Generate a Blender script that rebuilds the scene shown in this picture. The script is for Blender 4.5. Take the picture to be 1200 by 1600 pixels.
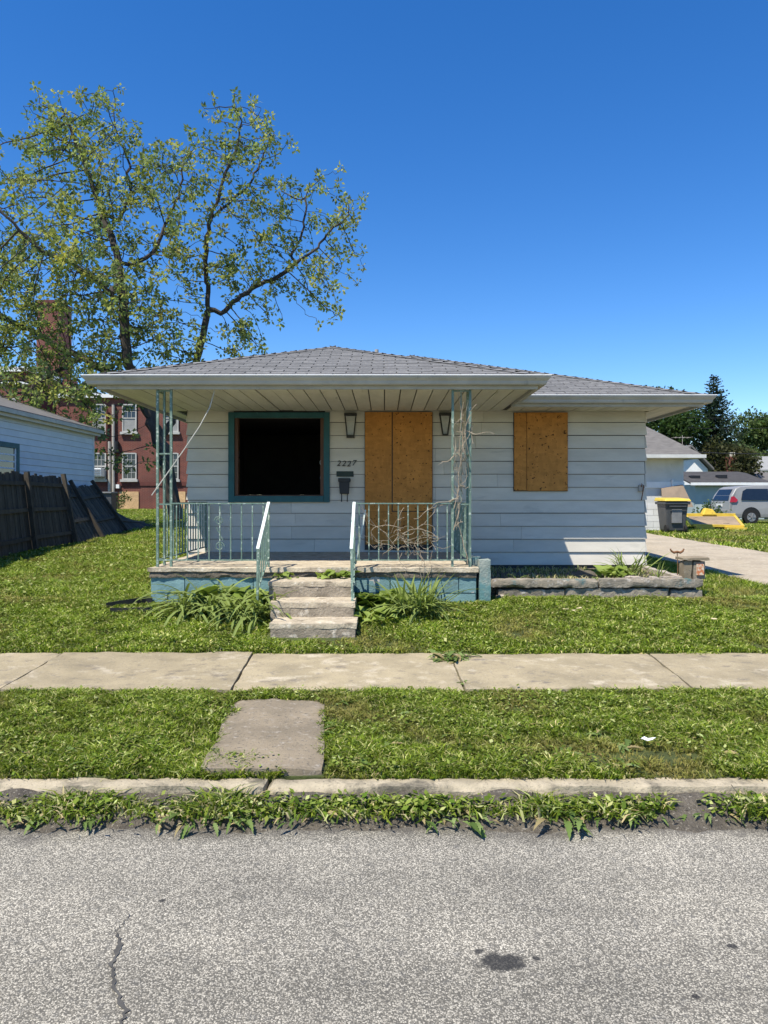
import bpy, bmesh, math, random
import numpy as np
from mathutils import Vector, Matrix, noise

for o in list(bpy.data.objects):
    bpy.data.objects.remove(o)
R = random.Random(7)
NP = np.random.RandomState(11)
sc = bpy.context.scene
COL = sc.collection

# ------------------------------------------------------------------ camera, sky, sun, exposure
F, CX, HY, EYE = 1120.0, 600.0, 778.0, 1.6           # photo pixels (1200 x 1600)
cd = bpy.data.cameras.new('camera')
cam = bpy.data.objects.new('camera', cd)
COL.objects.link(cam)
cam.location = (0, 0, EYE)
cam.rotation_euler = (math.radians(90), 0, 0)
cd.sensor_fit = 'VERTICAL'
cd.sensor_height = 24.0
cd.lens = 24.0 * F / 1600
cd.shift_y = -(800 - HY) / 1600
cd.clip_start, cd.clip_end = 0.05, 2000
sc.camera = cam
sc.render.resolution_x, sc.render.resolution_y = 768, 1024

LIGHT = Vector((0.83, 1.0, -2.2)).normalized()        # direction the sunlight travels
ELEV = math.asin(-LIGHT.z)
world = bpy.data.worlds.new('World')
sc.world = world
world.use_nodes = True
wn = world.node_tree
sky = wn.nodes.new('ShaderNodeTexSky')
sky.sky_type = 'NISHITA'
sky.sun_disc = False
sky.sun_elevation = ELEV
sky.sun_rotation = math.atan2(-LIGHT.x, -LIGHT.y)
sky.altitude = 200
sky.air_density = 1.0
sky.dust_density = 0.0
sky.ozone_density = 4.5
bg = wn.nodes['Background']
bg.inputs['Strength'].default_value = 0.13
hsv = wn.nodes.new('ShaderNodeHueSaturation')           # the phone's vivid blue, over the whole sky alike
hsv.inputs['Saturation'].default_value = 1.3
hsv.inputs['Hue'].default_value = .508
wn.links.new(sky.outputs[0], hsv.inputs['Color'])
wn.links.new(hsv.outputs[0], bg.inputs['Color'])
sl = bpy.data.lights.new('sun', 'SUN')
sl.energy = 5.0
sl.angle = math.radians(0.53)
sl.color = (1.0, 0.94, 0.82)
sun = bpy.data.objects.new('sun', sl)
COL.objects.link(sun)
sun.location = (-20, -20, 45)
sun.rotation_euler = LIGHT.to_track_quat('-Z', 'Y').to_euler()
sc.view_settings.view_transform = 'Standard'
sc.view_settings.look = 'None'
sc.view_settings.gamma = 1
sc.view_settings.use_curve_mapping = False
sc.view_settings.exposure = 0.55


def P(px, py, d):
    """photo pixel + distance from the camera plane -> world point"""
    return Vector(((px - CX) / F * d, d, EYE - (py - HY) / F * d))


# ------------------------------------------------------------------ materials
def mk(name):
    m = bpy.data.materials.new(name)
    m.use_nodes = True
    nt = m.node_tree
    return m, nt, nt.nodes['Principled BSDF']


def nd(nt, t, **kw):
    n = nt.nodes.new('ShaderNode' + t)
    for k, v in kw.items():
        if k in n.inputs.keys():
            n.inputs[k].default_value = v
        else:
            setattr(n, k, v)
    return n


def c4(c):
    return (c[0], c[1], c[2], 1)


def ramp(nt, a, b, ca=(0, 0, 0), cb=(1, 1, 1)):
    r = nt.nodes.new('ShaderNodeValToRGB')
    e = r.color_ramp.elements
    e[0].position, e[1].position = a, b
    e[0].color, e[1].color = c4(ca), c4(cb)
    return r


def mixc(nt, fac, a, b, blend='MIX'):
    m = nt.nodes.new('ShaderNodeMix')
    m.data_type = 'RGBA'
    m.blend_type = blend
    for s, v in ((m.inputs[0], fac), (m.inputs[6], a), (m.inputs[7], b)):
        if hasattr(v, 'links') or hasattr(v, 'is_linked'):
            nt.links.new(v, s)
        elif isinstance(v, (int, float)):
            s.default_value = v
        else:
            s.default_value = c4(v)
    return m.outputs[2]


def coords(nt, stretch=(1, 1, 1), kind='Object', offset_random=True):
    tc = nt.nodes.new('ShaderNodeTexCoord')
    mp = nt.nodes.new('ShaderNodeMapping')
    mp.inputs['Scale'].default_value = stretch
    nt.links.new(tc.outputs[kind], mp.inputs['Vector'])
    if offset_random:
        oi = nt.nodes.new('ShaderNodeObjectInfo')
        ml = nt.nodes.new('ShaderNodeMath')
        ml.operation = 'MULTIPLY'
        ml.inputs[1].default_value = 37.0
        nt.links.new(oi.outputs['Random'], ml.inputs[0])
        nt.links.new(ml.outputs[0], mp.inputs['Location'])
    return mp.outputs[0]


def pm(name, c1, c2=None, scale=4.0, lo=.35, hi=.65, rough=.8, bump=0.0, bscale=60.0, bdist=.01,
       rnd=0.0, metallic=0.0, spec=.3, spots=None, stretch=(1, 1, 1), detail=6.0):
    """general weathered surface: two-tone noise, optional shaped spots (list of colour, scale, lo, hi), bump"""
    m, nt, b = mk(name)
    co = coords(nt, stretch)
    n1 = nd(nt, 'TexNoise', Scale=scale, Detail=detail, Roughness=.62)
    nt.links.new(co, n1.inputs['Vector'])
    r1 = ramp(nt, lo, hi)
    nt.links.new(n1.outputs[0], r1.inputs[0])
    col = mixc(nt, r1.outputs[0], c1, c2 or [x * .8 for x in c1])
    for sp in (spots or []):
        n2 = nd(nt, 'TexNoise', Scale=sp[1], Detail=8.0, Roughness=.65)
        nt.links.new(co, n2.inputs['Vector'])
        r2 = ramp(nt, sp[2], sp[3])
        nt.links.new(n2.outputs[0], r2.inputs[0])
        col = mixc(nt, r2.outputs[0], col, sp[0])
    if rnd:
        oi = nt.nodes.new('ShaderNodeObjectInfo')
        mr = nd(nt, 'MapRange')
        mr.inputs['To Min'].default_value = 1 - rnd
        mr.inputs['To Max'].default_value = 1 + rnd
        nt.links.new(oi.outputs['Random'], mr.inputs['Value'])
        cc = nt.nodes.new('ShaderNodeCombineColor')
        for i in range(3):
            nt.links.new(mr.outputs[0], cc.inputs[i])
        col = mixc(nt, 1.0, col, cc.outputs[0], 'MULTIPLY')
    nt.links.new(col, b.inputs['Base Color'])
    b.inputs['Roughness'].default_value = rough
    b.inputs['Metallic'].default_value = metallic
    b.inputs['Specular IOR Level'].default_value = spec
    if bump:
        n3 = nd(nt, 'TexNoise', Scale=bscale, Detail=8.0, Roughness=.6)
        nt.links.new(co, n3.inputs['Vector'])
        bp = nd(nt, 'Bump', Strength=bump, Distance=bdist)
        nt.links.new(n3.outputs[0], bp.inputs['Height'])
        nt.links.new(bp.outputs[0], b.inputs['Normal'])
    return m


def leafmat(name, trans=.35, rough=.55, spec=.25):
    """foliage: colour comes from the mesh's 'col' attribute, some light passes through"""
    m, nt, b = mk(name)
    at = nt.nodes.new('ShaderNodeAttribute')
    at.attribute_name = 'col'
    oi = nt.nodes.new('ShaderNodeObjectInfo')
    mr = nd(nt, 'MapRange')
    mr.inputs['To Min'].default_value = .8
    mr.inputs['To Max'].default_value = 1.2
    nt.links.new(oi.outputs['Random'], mr.inputs['Value'])
    cc = nt.nodes.new('ShaderNodeCombineColor')
    for i in range(3):
        nt.links.new(mr.outputs[0], cc.inputs[i])
    col = mixc(nt, 1.0, at.outputs['Color'], cc.outputs[0], 'MULTIPLY')
    nt.links.new(col, b.inputs['Base Color'])
    b.inputs['Roughness'].default_value = rough
    b.inputs['Specular IOR Level'].default_value = spec
    tr = nt.nodes.new('ShaderNodeBsdfTranslucent')
    c2 = mixc(nt, 1.0, col, (1.05, 1.1, .65), 'MULTIPLY')
    nt.links.new(c2, tr.inputs['Color'])
    mx = nt.nodes.new('ShaderNodeMixShader')
    mx.inputs[0].default_value = trans
    nt.links.new(b.outputs[0], mx.inputs[1])
    nt.links.new(tr.outputs[0], mx.inputs[2])
    nt.links.new(mx.outputs[0], nt.nodes['Material Output'].inputs[0])
    return m


def asphalt():
    m, nt, b = mk('asphalt')
    co = coords(nt, offset_random=False)
    warp = nd(nt, 'TexNoise', Scale=60.0, Detail=2.0)
    nt.links.new(co, warp.inputs['Vector'])
    wv = nt.nodes.new('ShaderNodeMix')
    wv.data_type = 'VECTOR'
    wv.inputs[0].default_value = .012
    nt.links.new(co, wv.inputs[4])
    nt.links.new(warp.outputs['Color'], wv.inputs[5])
    vo = nd(nt, 'TexVoronoi', Scale=165.0, Randomness=1.0)
    nt.links.new(wv.outputs[1], vo.inputs['Vector'])
    sep = nt.nodes.new('ShaderNodeSeparateColor')
    nt.links.new(vo.outputs['Color'], sep.inputs[0])
    rs = ramp(nt, .12, .95, (.225, .208, .172), (.585, .545, .455))
    nt.links.new(sep.outputs[0], rs.inputs[0])
    re = ramp(nt, .42, .62)                                   # binder shows between the stones
    nt.links.new(vo.outputs['Distance'], re.inputs[0])
    n2 = nd(nt, 'TexNoise', Scale=1.1, Detail=5.0, Roughness=.6)
    nt.links.new(co, n2.inputs['Vector'])
    r2 = ramp(nt, .33, .68, (.80, .80, .80), (1.10, 1.09, 1.07))
    nt.links.new(n2.outputs[0], r2.inputs[0])
    col = mixc(nt, re.outputs[0], rs.outputs[0], (.135, .127, .108))
    n4 = nd(nt, 'TexNoise', Scale=26.0, Detail=4.0)
    nt.links.new(co, n4.inputs['Vector'])
    r4 = ramp(nt, .56, .7)
    nt.links.new(n4.outputs[0], r4.inputs[0])
    col = mixc(nt, mixc(nt, 1.0, r4.outputs[0], (.45, .45, .45), 'MULTIPLY'), col, (.12, .118, .112))
    col = mixc(nt, 1.0, col, r2.outputs[0], 'MULTIPLY')
    mpb = nt.nodes.new('ShaderNodeMapping')                   # wheel-worn bands along the street
    mpb.inputs['Scale'].default_value = (.12, 1.5, 1)
    nt.links.new(co, mpb.inputs[0])
    nb5 = nd(nt, 'TexNoise', Scale=1.6, Detail=3.0)
    nt.links.new(mpb.outputs[0], nb5.inputs['Vector'])
    rb5 = ramp(nt, .36, .66, (.84, .835, .83), (1.12, 1.11, 1.10))
    nt.links.new(nb5.outputs[0], rb5.inputs[0])
    col = mixc(nt, 1.0, col, rb5.outputs[0], 'MULTIPLY')
    # dirt washed against the kerb and one oil spot
    sx = nt.nodes.new('ShaderNodeSeparateXYZ')
    nt.links.new(co, sx.inputs[0])
    n5 = nd(nt, 'TexNoise', Scale=2.6, Detail=7.0, Roughness=.65)
    nt.links.new(co, n5.inputs['Vector'])
    ad = nd(nt, 'Math', operation='MULTIPLY_ADD')
    ad.inputs[1].default_value = .55
    nt.links.new(n5.outputs[0], ad.inputs[0])
    nt.links.new(sx.outputs[1], ad.inputs[2])
    r5 = nd(nt, 'MapRange')
    r5.inputs['From Min'].default_value = 3.64
    r5.inputs['From Max'].default_value = 3.75
    nt.links.new(ad.outputs[0], r5.inputs['Value'])
    dirt = mixc(nt, .74, col, (.075, .068, .062))
    col = mixc(nt, r5.outputs[0], col, dirt)
    for cx, cy, rx, ry in ((.405, 2.475, .075, .048), (.335, 2.53, .017, .014), (.53, 2.49, .013, .012),
                           (1.24, 2.56, .016, .014), (-.88, 2.85, .012, .012), (1.0, 2.3, .012, .010)):
        vs = nd(nt, 'VectorMath', operation='SUBTRACT')
        vs.inputs[1].default_value = (cx, cy, 0)
        nt.links.new(co, vs.inputs[0])
        vm = nd(nt, 'VectorMath', operation='MULTIPLY')
        vm.inputs[1].default_value = (1 / rx, 1 / ry, 0)
        nt.links.new(vs.outputs[0], vm.inputs[0])
        ln = nd(nt, 'VectorMath', operation='LENGTH')
        nt.links.new(vm.outputs[0], ln.inputs[0])
        n6 = nd(nt, 'TexNoise', Scale=28.0, Detail=4.0)
        nt.links.new(co, n6.inputs['Vector'])
        a2 = nd(nt, 'Math', operation='MULTIPLY_ADD')
        a2.inputs[1].default_value = 1.6
        nt.links.new(n6.outputs[0], a2.inputs[0])
        nt.links.new(ln.outputs['Value'], a2.inputs[2])
        r6 = nd(nt, 'MapRange')
        r6.inputs['From Min'].default_value = 2.0
        r6.inputs['From Max'].default_value = 1.6
        r6.inputs['To Max'].default_value = .88
        nt.links.new(a2.outputs[0], r6.inputs['Value'])
        col = mixc(nt, r6.outputs[0], col, (.025, .025, .026))
    nt.links.new(col, b.inputs['Base Color'])
    b.inputs['Roughness'].default_value = .88
    b.inputs['Specular IOR Level'].default_value = .25
    bp = nd(nt, 'Bump', Strength=.7, Distance=.004)
    inv = nd(nt, 'Math', operation='SUBTRACT')
    inv.inputs[0].default_value = 1.0
    nt.links.new(vo.outputs['Distance'], inv.inputs[1])
    nt.links.new(inv.outputs[0], bp.inputs['Height'])
    nt.links.new(bp.outputs[0], b.inputs['Normal'])
    return m


def osb(name='chipboard', base=(.50, .225, .058)):
    m, nt, b = mk(name)
    co = coords(nt)
    cols = None
    for i, (s, st) in enumerate(((24.0, (1, 1, .4)), (24.0, (.4, 1, 1)))):
        mp = nt.nodes.new('ShaderNodeMapping')
        mp.inputs['Scale'].default_value = st
        mp.inputs['Rotation'].default_value = (0, .5 * i + .2, 0)
        nt.links.new(co, mp.inputs[0])
        v = nd(nt, 'TexVoronoi', Scale=s)
        nt.links.new(mp.outputs[0], v.inputs['Vector'])
        sp = nt.nodes.new('ShaderNodeSeparateColor')
        nt.links.new(v.outputs['Color'], sp.inputs[0])
        r = ramp(nt, 0, 1, [c * .80 for c in base], [c * 1.12 for c in base])
        nt.links.new(sp.outputs[i], r.inputs[0])
        cols = r.outputs[0] if cols is None else mixc(nt, .5, cols, r.outputs[0])
    n = nd(nt, 'TexNoise', Scale=2.0, Detail=5.0)
    nt.links.new(co, n.inputs['Vector'])
    r = ramp(nt, .35, .7, (.88, .86, .84), (1.1, 1.08, 1.05))
    nt.links.new(n.outputs[0], r.inputs[0])
    cols = mixc(nt, 1.0, cols, r.outputs[0], 'MULTIPLY')
    n2 = nd(nt, 'TexNoise', Scale=26.0, Detail=3.0)
    nt.links.new(co, n2.inputs['Vector'])
    r2 = ramp(nt, .64, .68)
    nt.links.new(n2.outputs[0], r2.inputs[0])
    cols = mixc(nt, r2.outputs[0], cols, (.07, .03, .012))
    nt.links.new(cols, b.inputs['Base Color'])
    b.inputs['Roughness'].default_value = .85
    b.inputs['Specular IOR Level'].default_value = .2
    return m


def brickmat():
    m, nt, b = mk('red_brick_far')
    tc = nt.nodes.new('ShaderNodeTexCoord')
    sx = nt.nodes.new('ShaderNodeSeparateXYZ')
    nt.links.new(tc.outputs['Object'], sx.inputs[0])
    ad = nd(nt, 'Math', operation='ADD')
    nt.links.new(sx.outputs[0], ad.inputs[0])
    nt.links.new(sx.outputs[1], ad.inputs[1])
    cb = nt.nodes.new('ShaderNodeCombineXYZ')
    nt.links.new(ad.outputs[0], cb.inputs[0])
    nt.links.new(sx.outputs[2], cb.inputs[1])
    br = nd(nt, 'TexBrick', Scale=1.0)
    br.inputs['Color1'].default_value = (.165, .038, .027, 1)
    br.inputs['Color2'].default_value = (.12, .029, .022, 1)
    br.inputs['Mortar'].default_value = (.20, .12, .09, 1)
    br.inputs['Mortar Size'].default_value = .009
    br.inputs['Brick Width'].default_value = .22
    br.inputs['Row Height'].default_value = .075
    nt.links.new(cb.outputs[0], br.inputs['Vector'])
    n = nd(nt, 'TexNoise', Scale=.9, Detail=6.0)
    nt.links.new(tc.outputs['Object'], n.inputs['Vector'])
    r = ramp(nt, .35, .7, (.75, .75, .78), (1.15, 1.1, 1.05))
    nt.links.new(n.outputs[0], r.inputs[0])
    nt.links.new(mixc(nt, 1.0, br.outputs[0], r.outputs[0], 'MULTIPLY'), b.inputs['Base Color'])
    b.inputs['Roughness'].default_value = .9
    return m


def glassmat(name='window_glass', tint=(.9, .93, .93)):
    m, nt, b = mk(name)
    b.inputs['Base Color'].default_value = c4(tint)
    b.inputs['Roughness'].default_value = .02
    b.inputs['Transmission Weight'].default_value = 1.0
    b.inputs['IOR'].default_value = 1.45
    return m


M = {}
M['asphalt'] = asphalt()
M['concrete'] = pm('walk_concrete', (.40, .33, .21), (.275, .228, .145), 2.6, rough=.92, bump=.8, bscale=130, bdist=.008, rnd=.12,
                   spots=[((.48, .41, .295), 4.0, .55, .66), ((.17, .145, .115), 7.0, .56, .72), ((.17, .15, .12), 70.0, .56, .68), ((.48, .43, .35), 55.0, .60, .70)])
M['old_slab'] = pm('old_slab_concrete', (.285, .232, .16), (.195, .16, .112), 3.0, rough=.93, bump=.7, bscale=110, bdist=.008,
                   spots=[((.33, .29, .235), 20.0, .56, .68), ((.11, .098, .08), 50.0, .55, .67)])
M['curb'] = pm('kerb_concrete', (.46, .39, .275), (.31, .265, .185), 7.0, rough=.92, bump=.8, bscale=70, bdist=.01,
               spots=[((.13, .115, .085), 5.0, .53, .66), ((.12, .105, .08), 60.0, .58, .68)])
M['step'] = pm('step_concrete', (.52, .445, .325), (.36, .30, .22), 5.5, rough=.92, bump=.9, bscale=45, bdist=.012,
               spots=[((.64, .57, .46), 10.0, .56, .66), ((.15, .12, .085), 6.0, .58, .72), ((.14, .115, .085), 45.0, .60, .70)])
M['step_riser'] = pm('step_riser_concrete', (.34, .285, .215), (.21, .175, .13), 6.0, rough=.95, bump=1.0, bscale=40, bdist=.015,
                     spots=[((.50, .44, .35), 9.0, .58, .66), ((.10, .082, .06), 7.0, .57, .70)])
M['soil'] = pm('soil', (.15, .128, .098), (.085, .073, .058), 14.0, rough=.95, bump=1.0, bscale=60, bdist=.03,
               spots=[((.30, .27, .22), 75.0, .57, .63), ((.05, .043, .034), 40.0, .58, .66)])
M['lawn'] = pm('lawn_soil', (.075, .095, .026), (.05, .062, .02), 3.0, rough=.95, bump=.8, bscale=40, bdist=.02,
               spots=[((.13, .105, .06), 2.0, .62, .74)])
M['far_lawn'] = M['lawn']
M['gravel'] = pm('drive_gravel', (.44, .37, .275), (.33, .28, .21), 1.6, rough=.95, bump=.9, bscale=60, bdist=.015,
                 spots=[((.52, .46, .36), 12.0, .54, .66), ((.20, .165, .125), 40.0, .58, .68)])
M['siding'] = pm('white_siding', (.63, .59, .51), (.54, .505, .435), 3.0, rough=.62, bump=.12, bscale=30, rnd=.045,
                 spots=[((.42, .405, .36), 4.0, .60, .78), ((.30, .285, .245), 26.0, .68, .78)], stretch=(.5, 1, 1.8))
M['siding2'] = pm('pale_siding', (.62, .66, .68), (.55, .59, .62), 2.0, rough=.6, rnd=.05)
M['soffit'] = pm('soffit_paint', (.62, .585, .49), (.53, .50, .41), 3.0, rough=.7, rnd=.08,
                 spots=[((.33, .29, .22), 4.0, .62, .76)], stretch=(2, .5, 1))
M['soffit_dark'] = pm('soffit_stained', (.36, .32, .25), (.26, .23, .18), 5.0, rough=.8, stretch=(2, .5, 1))
M['gutter'] = pm('gutter_paint', (.47, .44, .375), (.38, .355, .30), 3.0, rough=.5, stretch=(1, 1, .35),
                 spots=[((.26, .25, .22), 8.0, .6, .76), ((.16, .10, .06), 5.0, .7, .78)])
M['fascia'] = pm('fascia_paint', (.45, .44, .40), (.36, .35, .32), 4.0, rough=.7, spots=[((.25, .23, .19), 6.0, .6, .74)])
M['lit_lip'] = pm('lit_gutter_lip', (.8, .8, .79), (.74, .74, .73), 4.0, rough=.4)  # whiter than the gutter: its sunlit top line put into the colour
M['shingle'] = pm('grey_shingle', (.185, .182, .178), (.13, .128, .126), 7.0, rough=.95, bump=.8, bscale=220, bdist=.004, rnd=.14,
                  spots=[((.25, .245, .235), 160.0, .56, .66), ((.09, .088, .086), 3.0, .62, .78)])
M['roof_deck'] = pm('roof_deck', (.085, .083, .08), (.065, .063, .06), 6.0, rough=.95)
M['teal'] = pm('teal_trim', (.028, .115, .125), (.022, .085, .095), 5.0, rough=.55, spots=[((.06, .16, .17), 20.0, .62, .7)])
M['teal_block'] = pm('teal_painted_block', (.185, .30, .305), (.135, .235, .245), 5.0, rough=.85, bump=.8, bscale=50, bdist=.008, rnd=.12,
                     spots=[((.17, .31, .32), 11.0, .58, .68), ((.47, .43, .38), 5.5, .61, .64), ((.22, .32, .33), 30.0, .6, .68), ((.11, .12, .10), 6.0, .62, .74)])
M['mortar'] = pm('teal_mortar', (.19, .33, .345), (.15, .27, .29), 8.0, rough=.9, bump=.6, bscale=70)
M['iron'] = pm('green_iron', (.165, .24, .19), (.105, .165, .13), 8.0, rough=.55, spec=.4,
               spots=[((.46, .52, .44), 22.0, .55, .64), ((.17, .085, .04), 18.0, .68, .74)])
M['iron_white'] = pm('worn_handrail', (.68, .72, .68), (.52, .60, .55), 9.0, rough=.5, spots=[((.13, .28, .23), 16.0, .60, .68)])
M['osb'] = osb()
M['osb_pale'] = osb('pale_chipboard', (.60, .40, .215))
M['black'] = pm('black_metal', (.018, .018, .02), (.012, .012, .013), 6.0, rough=.45, spec=.4)
M['dark_green'] = pm('dark_green_metal', (.03, .05, .04), (.022, .036, .03), 6.0, rough=.5)
M['lamp_frame'] = pm('dark_lamp_metal', (.04, .04, .036), (.028, .028, .026), 9.0, rough=.55)
M['lamp_back'] = pm('lightened_lamp_panel', (.58, .58, .54), (.48, .48, .45), 12.0, rough=.3)  # stands in for siding seen through, lightened against the frame's shade
M['digit'] = pm('house_digit', (.055, .05, .045), None, rough=.5)
M['glass'] = glassmat()
M['room'] = pm('dim_interior', (.05, .045, .04), (.035, .032, .03), 3.0, rough=.9)  # near-black walls hold the room's darkness in their own colour
M['wood_brown'] = pm('brown_window_wood', (.15, .075, .045), (.10, .05, .032), 6.0, rough=.6, stretch=(1, 1, .2))
M['stone_grey'] = pm('old_planter_stone', (.30, .26, .20), (.175, .155, .125), 8.0, rough=.95, bump=1.0, bscale=40, bdist=.015, rnd=.12,
                     spots=[((.43, .40, .36), 12.0, .56, .66), ((.08, .16, .165), 4.0, .60, .68), ((.085, .08, .065), 6.0, .62, .72)])
M['stone_light'] = pm('broken_stone', (.46, .40, .33), (.33, .28, .235), 8.0, rough=.95, bump=1.0, bscale=40, bdist=.015)
M['pier'] = pm('corner_pier', (.34, .36, .31), (.19, .25, .235), 6.0, rough=.95, bump=.9, bscale=45, bdist=.012,
               spots=[((.12, .235, .24), 3.0, .50, .60)])
M['crumble'] = pm('crumbled_concrete', (.20, .165, .125), (.12, .098, .075), 14.0, rough=.95, bump=1.0, bscale=50, bdist=.015)
M['vine'] = pm('dry_vine', (.36, .30, .22), (.25, .2, .145), 20.0, rough=.9)
M['cable'] = pm('pale_cable', (.5, .49, .44), None, rough=.6)
M['bark'] = pm('bark', (.075, .063, .053), (.048, .041, .035), 9.0, rough=.95, bump=1.0, bscale=22, bdist=.03, stretch=(1, 1, .25))
M['leaf'] = leafmat('leaf', .42, .6, .12)
M['grass'] = leafmat('grass_blade', .3, .65, .08)
M['needle'] = leafmat('needles', .15, .7, .15)
M['plant'] = leafmat('garden_leaf', .32, .6, .12)
M['fence'] = pm('grey_fence_wood', (.085, .073, .058), (.045, .039, .031), 5.0, rough=.95, rnd=.28, stretch=(6, 6, .6),
                bump=.5, bscale=30)
M['fence_rail'] = pm('fence_rail_wood', (.085, .070, .052), (.05, .042, .032), 6.0, rough=.95, rnd=.2)
M['brick'] = brickmat()
M['brick_dark'] = pm('brick_band', (.13, .045, .035), (.10, .035, .03), 4.0, rough=.9)
M['white'] = pm('white_paint', (.76, .76, .74), (.68, .68, .66), 4.0, rough=.55)
M['sash'] = pm('weathered_sash', (.44, .43, .40), (.36, .35, .32), 3.0, rough=.6)
M['cream'] = pm('cream_trim', (.58, .55, .47), (.5, .47, .4), 4.0, rough=.65)
M['pane_dark'] = pm('dark_pane', (.035, .042, .05), (.02, .024, .03), 1.5, rough=.08, spec=.6)
M['shade'] = pm('window_blind', (.30, .30, .29), None, rough=.7)
M['pipe'] = pm('grey_pipe', (.42, .38, .33), (.33, .3, .26), 3.0, rough=.6)
M['roof_far'] = pm('far_roof', (.165, .155, .145), (.12, .112, .106), 4.0, rough=.95, stretch=(1, 1, 4))
M['roof_dark'] = pm('dark_far_roof', (.07, .066, .064), (.05, .047, .046), 3.0, rough=.95)
M['stucco'] = pm('garage_wall', (.60, .60, .57), (.5, .5, .47), 2.0, rough=.8, spots=[((.4, .39, .35), 1.3, .6, .72)])
M['block_white'] = pm('white_block', (.70, .70, .68), (.62, .62, .60), 3.0, rough=.85, rnd=.06)
M['pale_green'] = pm('pale_green_wall', (.40, .46, .44), (.34, .40, .385), 2.0, rough=.7)
M['yellow'] = pm('yellow_paint', (.66, .47, .06), (.55, .38, .05), 4.0, rough=.5, spots=[((.2, .12, .05), 9.0, .66, .74)])
M['lid'] = pm('yellow_lid', (.66, .50, .08), None, rough=.45)
M['cart'] = pm('grey_cart_plastic', (.075, .078, .082), (.06, .062, .066), 4.0, rough=.5)
M['deck'] = pm('trailer_deck_wood', (.36, .27, .18), (.27, .2, .135), 5.0, rough=.9, rnd=.12)
M['rubber'] = pm('tyre_rubber', (.018, .018, .018), None, rough=.8)
M['rim'] = pm('wheel_rim', (.30, .30, .31), (.22, .22, .23), 8.0, rough=.4, metallic=.5)
M['silver'] = pm('silver_car_paint', (.29, .285, .275), (.26, .255, .25), 2.0, rough=.38, metallic=.15, spec=.4)
M['car_glass'] = pm('tinted_glass', (.012, .016, .022), None, rough=.06, spec=.7)
M['tail'] = pm('red_lamp', (.35, .015, .02), None, rough=.2, spec=.6)
M['grey_plastic'] = pm('grey_plastic', (.2, .2, .2), None, rough=.5)
M['cardboard'] = pm('cardboard', (.27, .205, .15), (.22, .17, .125), 4.0, rough=.9)
M['paper'] = pm('white_scrap', (.80, .80, .78), None, rough=.7)
M['dry_leaf'] = pm('dry_leaf', (.62, .52, .33), (.5, .4, .24), 20.0, rough=.8)
M['wire'] = pm('overhead_wire', (.02, .02, .02), None, rough=.7)
M['pole'] = pm('utility_pole_wood', (.16, .125, .095), (.11, .085, .065), 3.0, rough=.95, stretch=(3, 3, .4))
M['tar'] = pm('crack_tar', (.10, .095, .086), (.06, .057, .052), 20.0, rough=.9)
M['rust'] = pm('rusty_metal', (.22, .10, .045), (.13, .065, .035), 12.0, rough=.9)
M['orange_tile'] = pm('orange_tile', (.50, .17, .07), (.6, .5, .38), 22.0, lo=.45, hi=.55, rough=.6)


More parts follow.
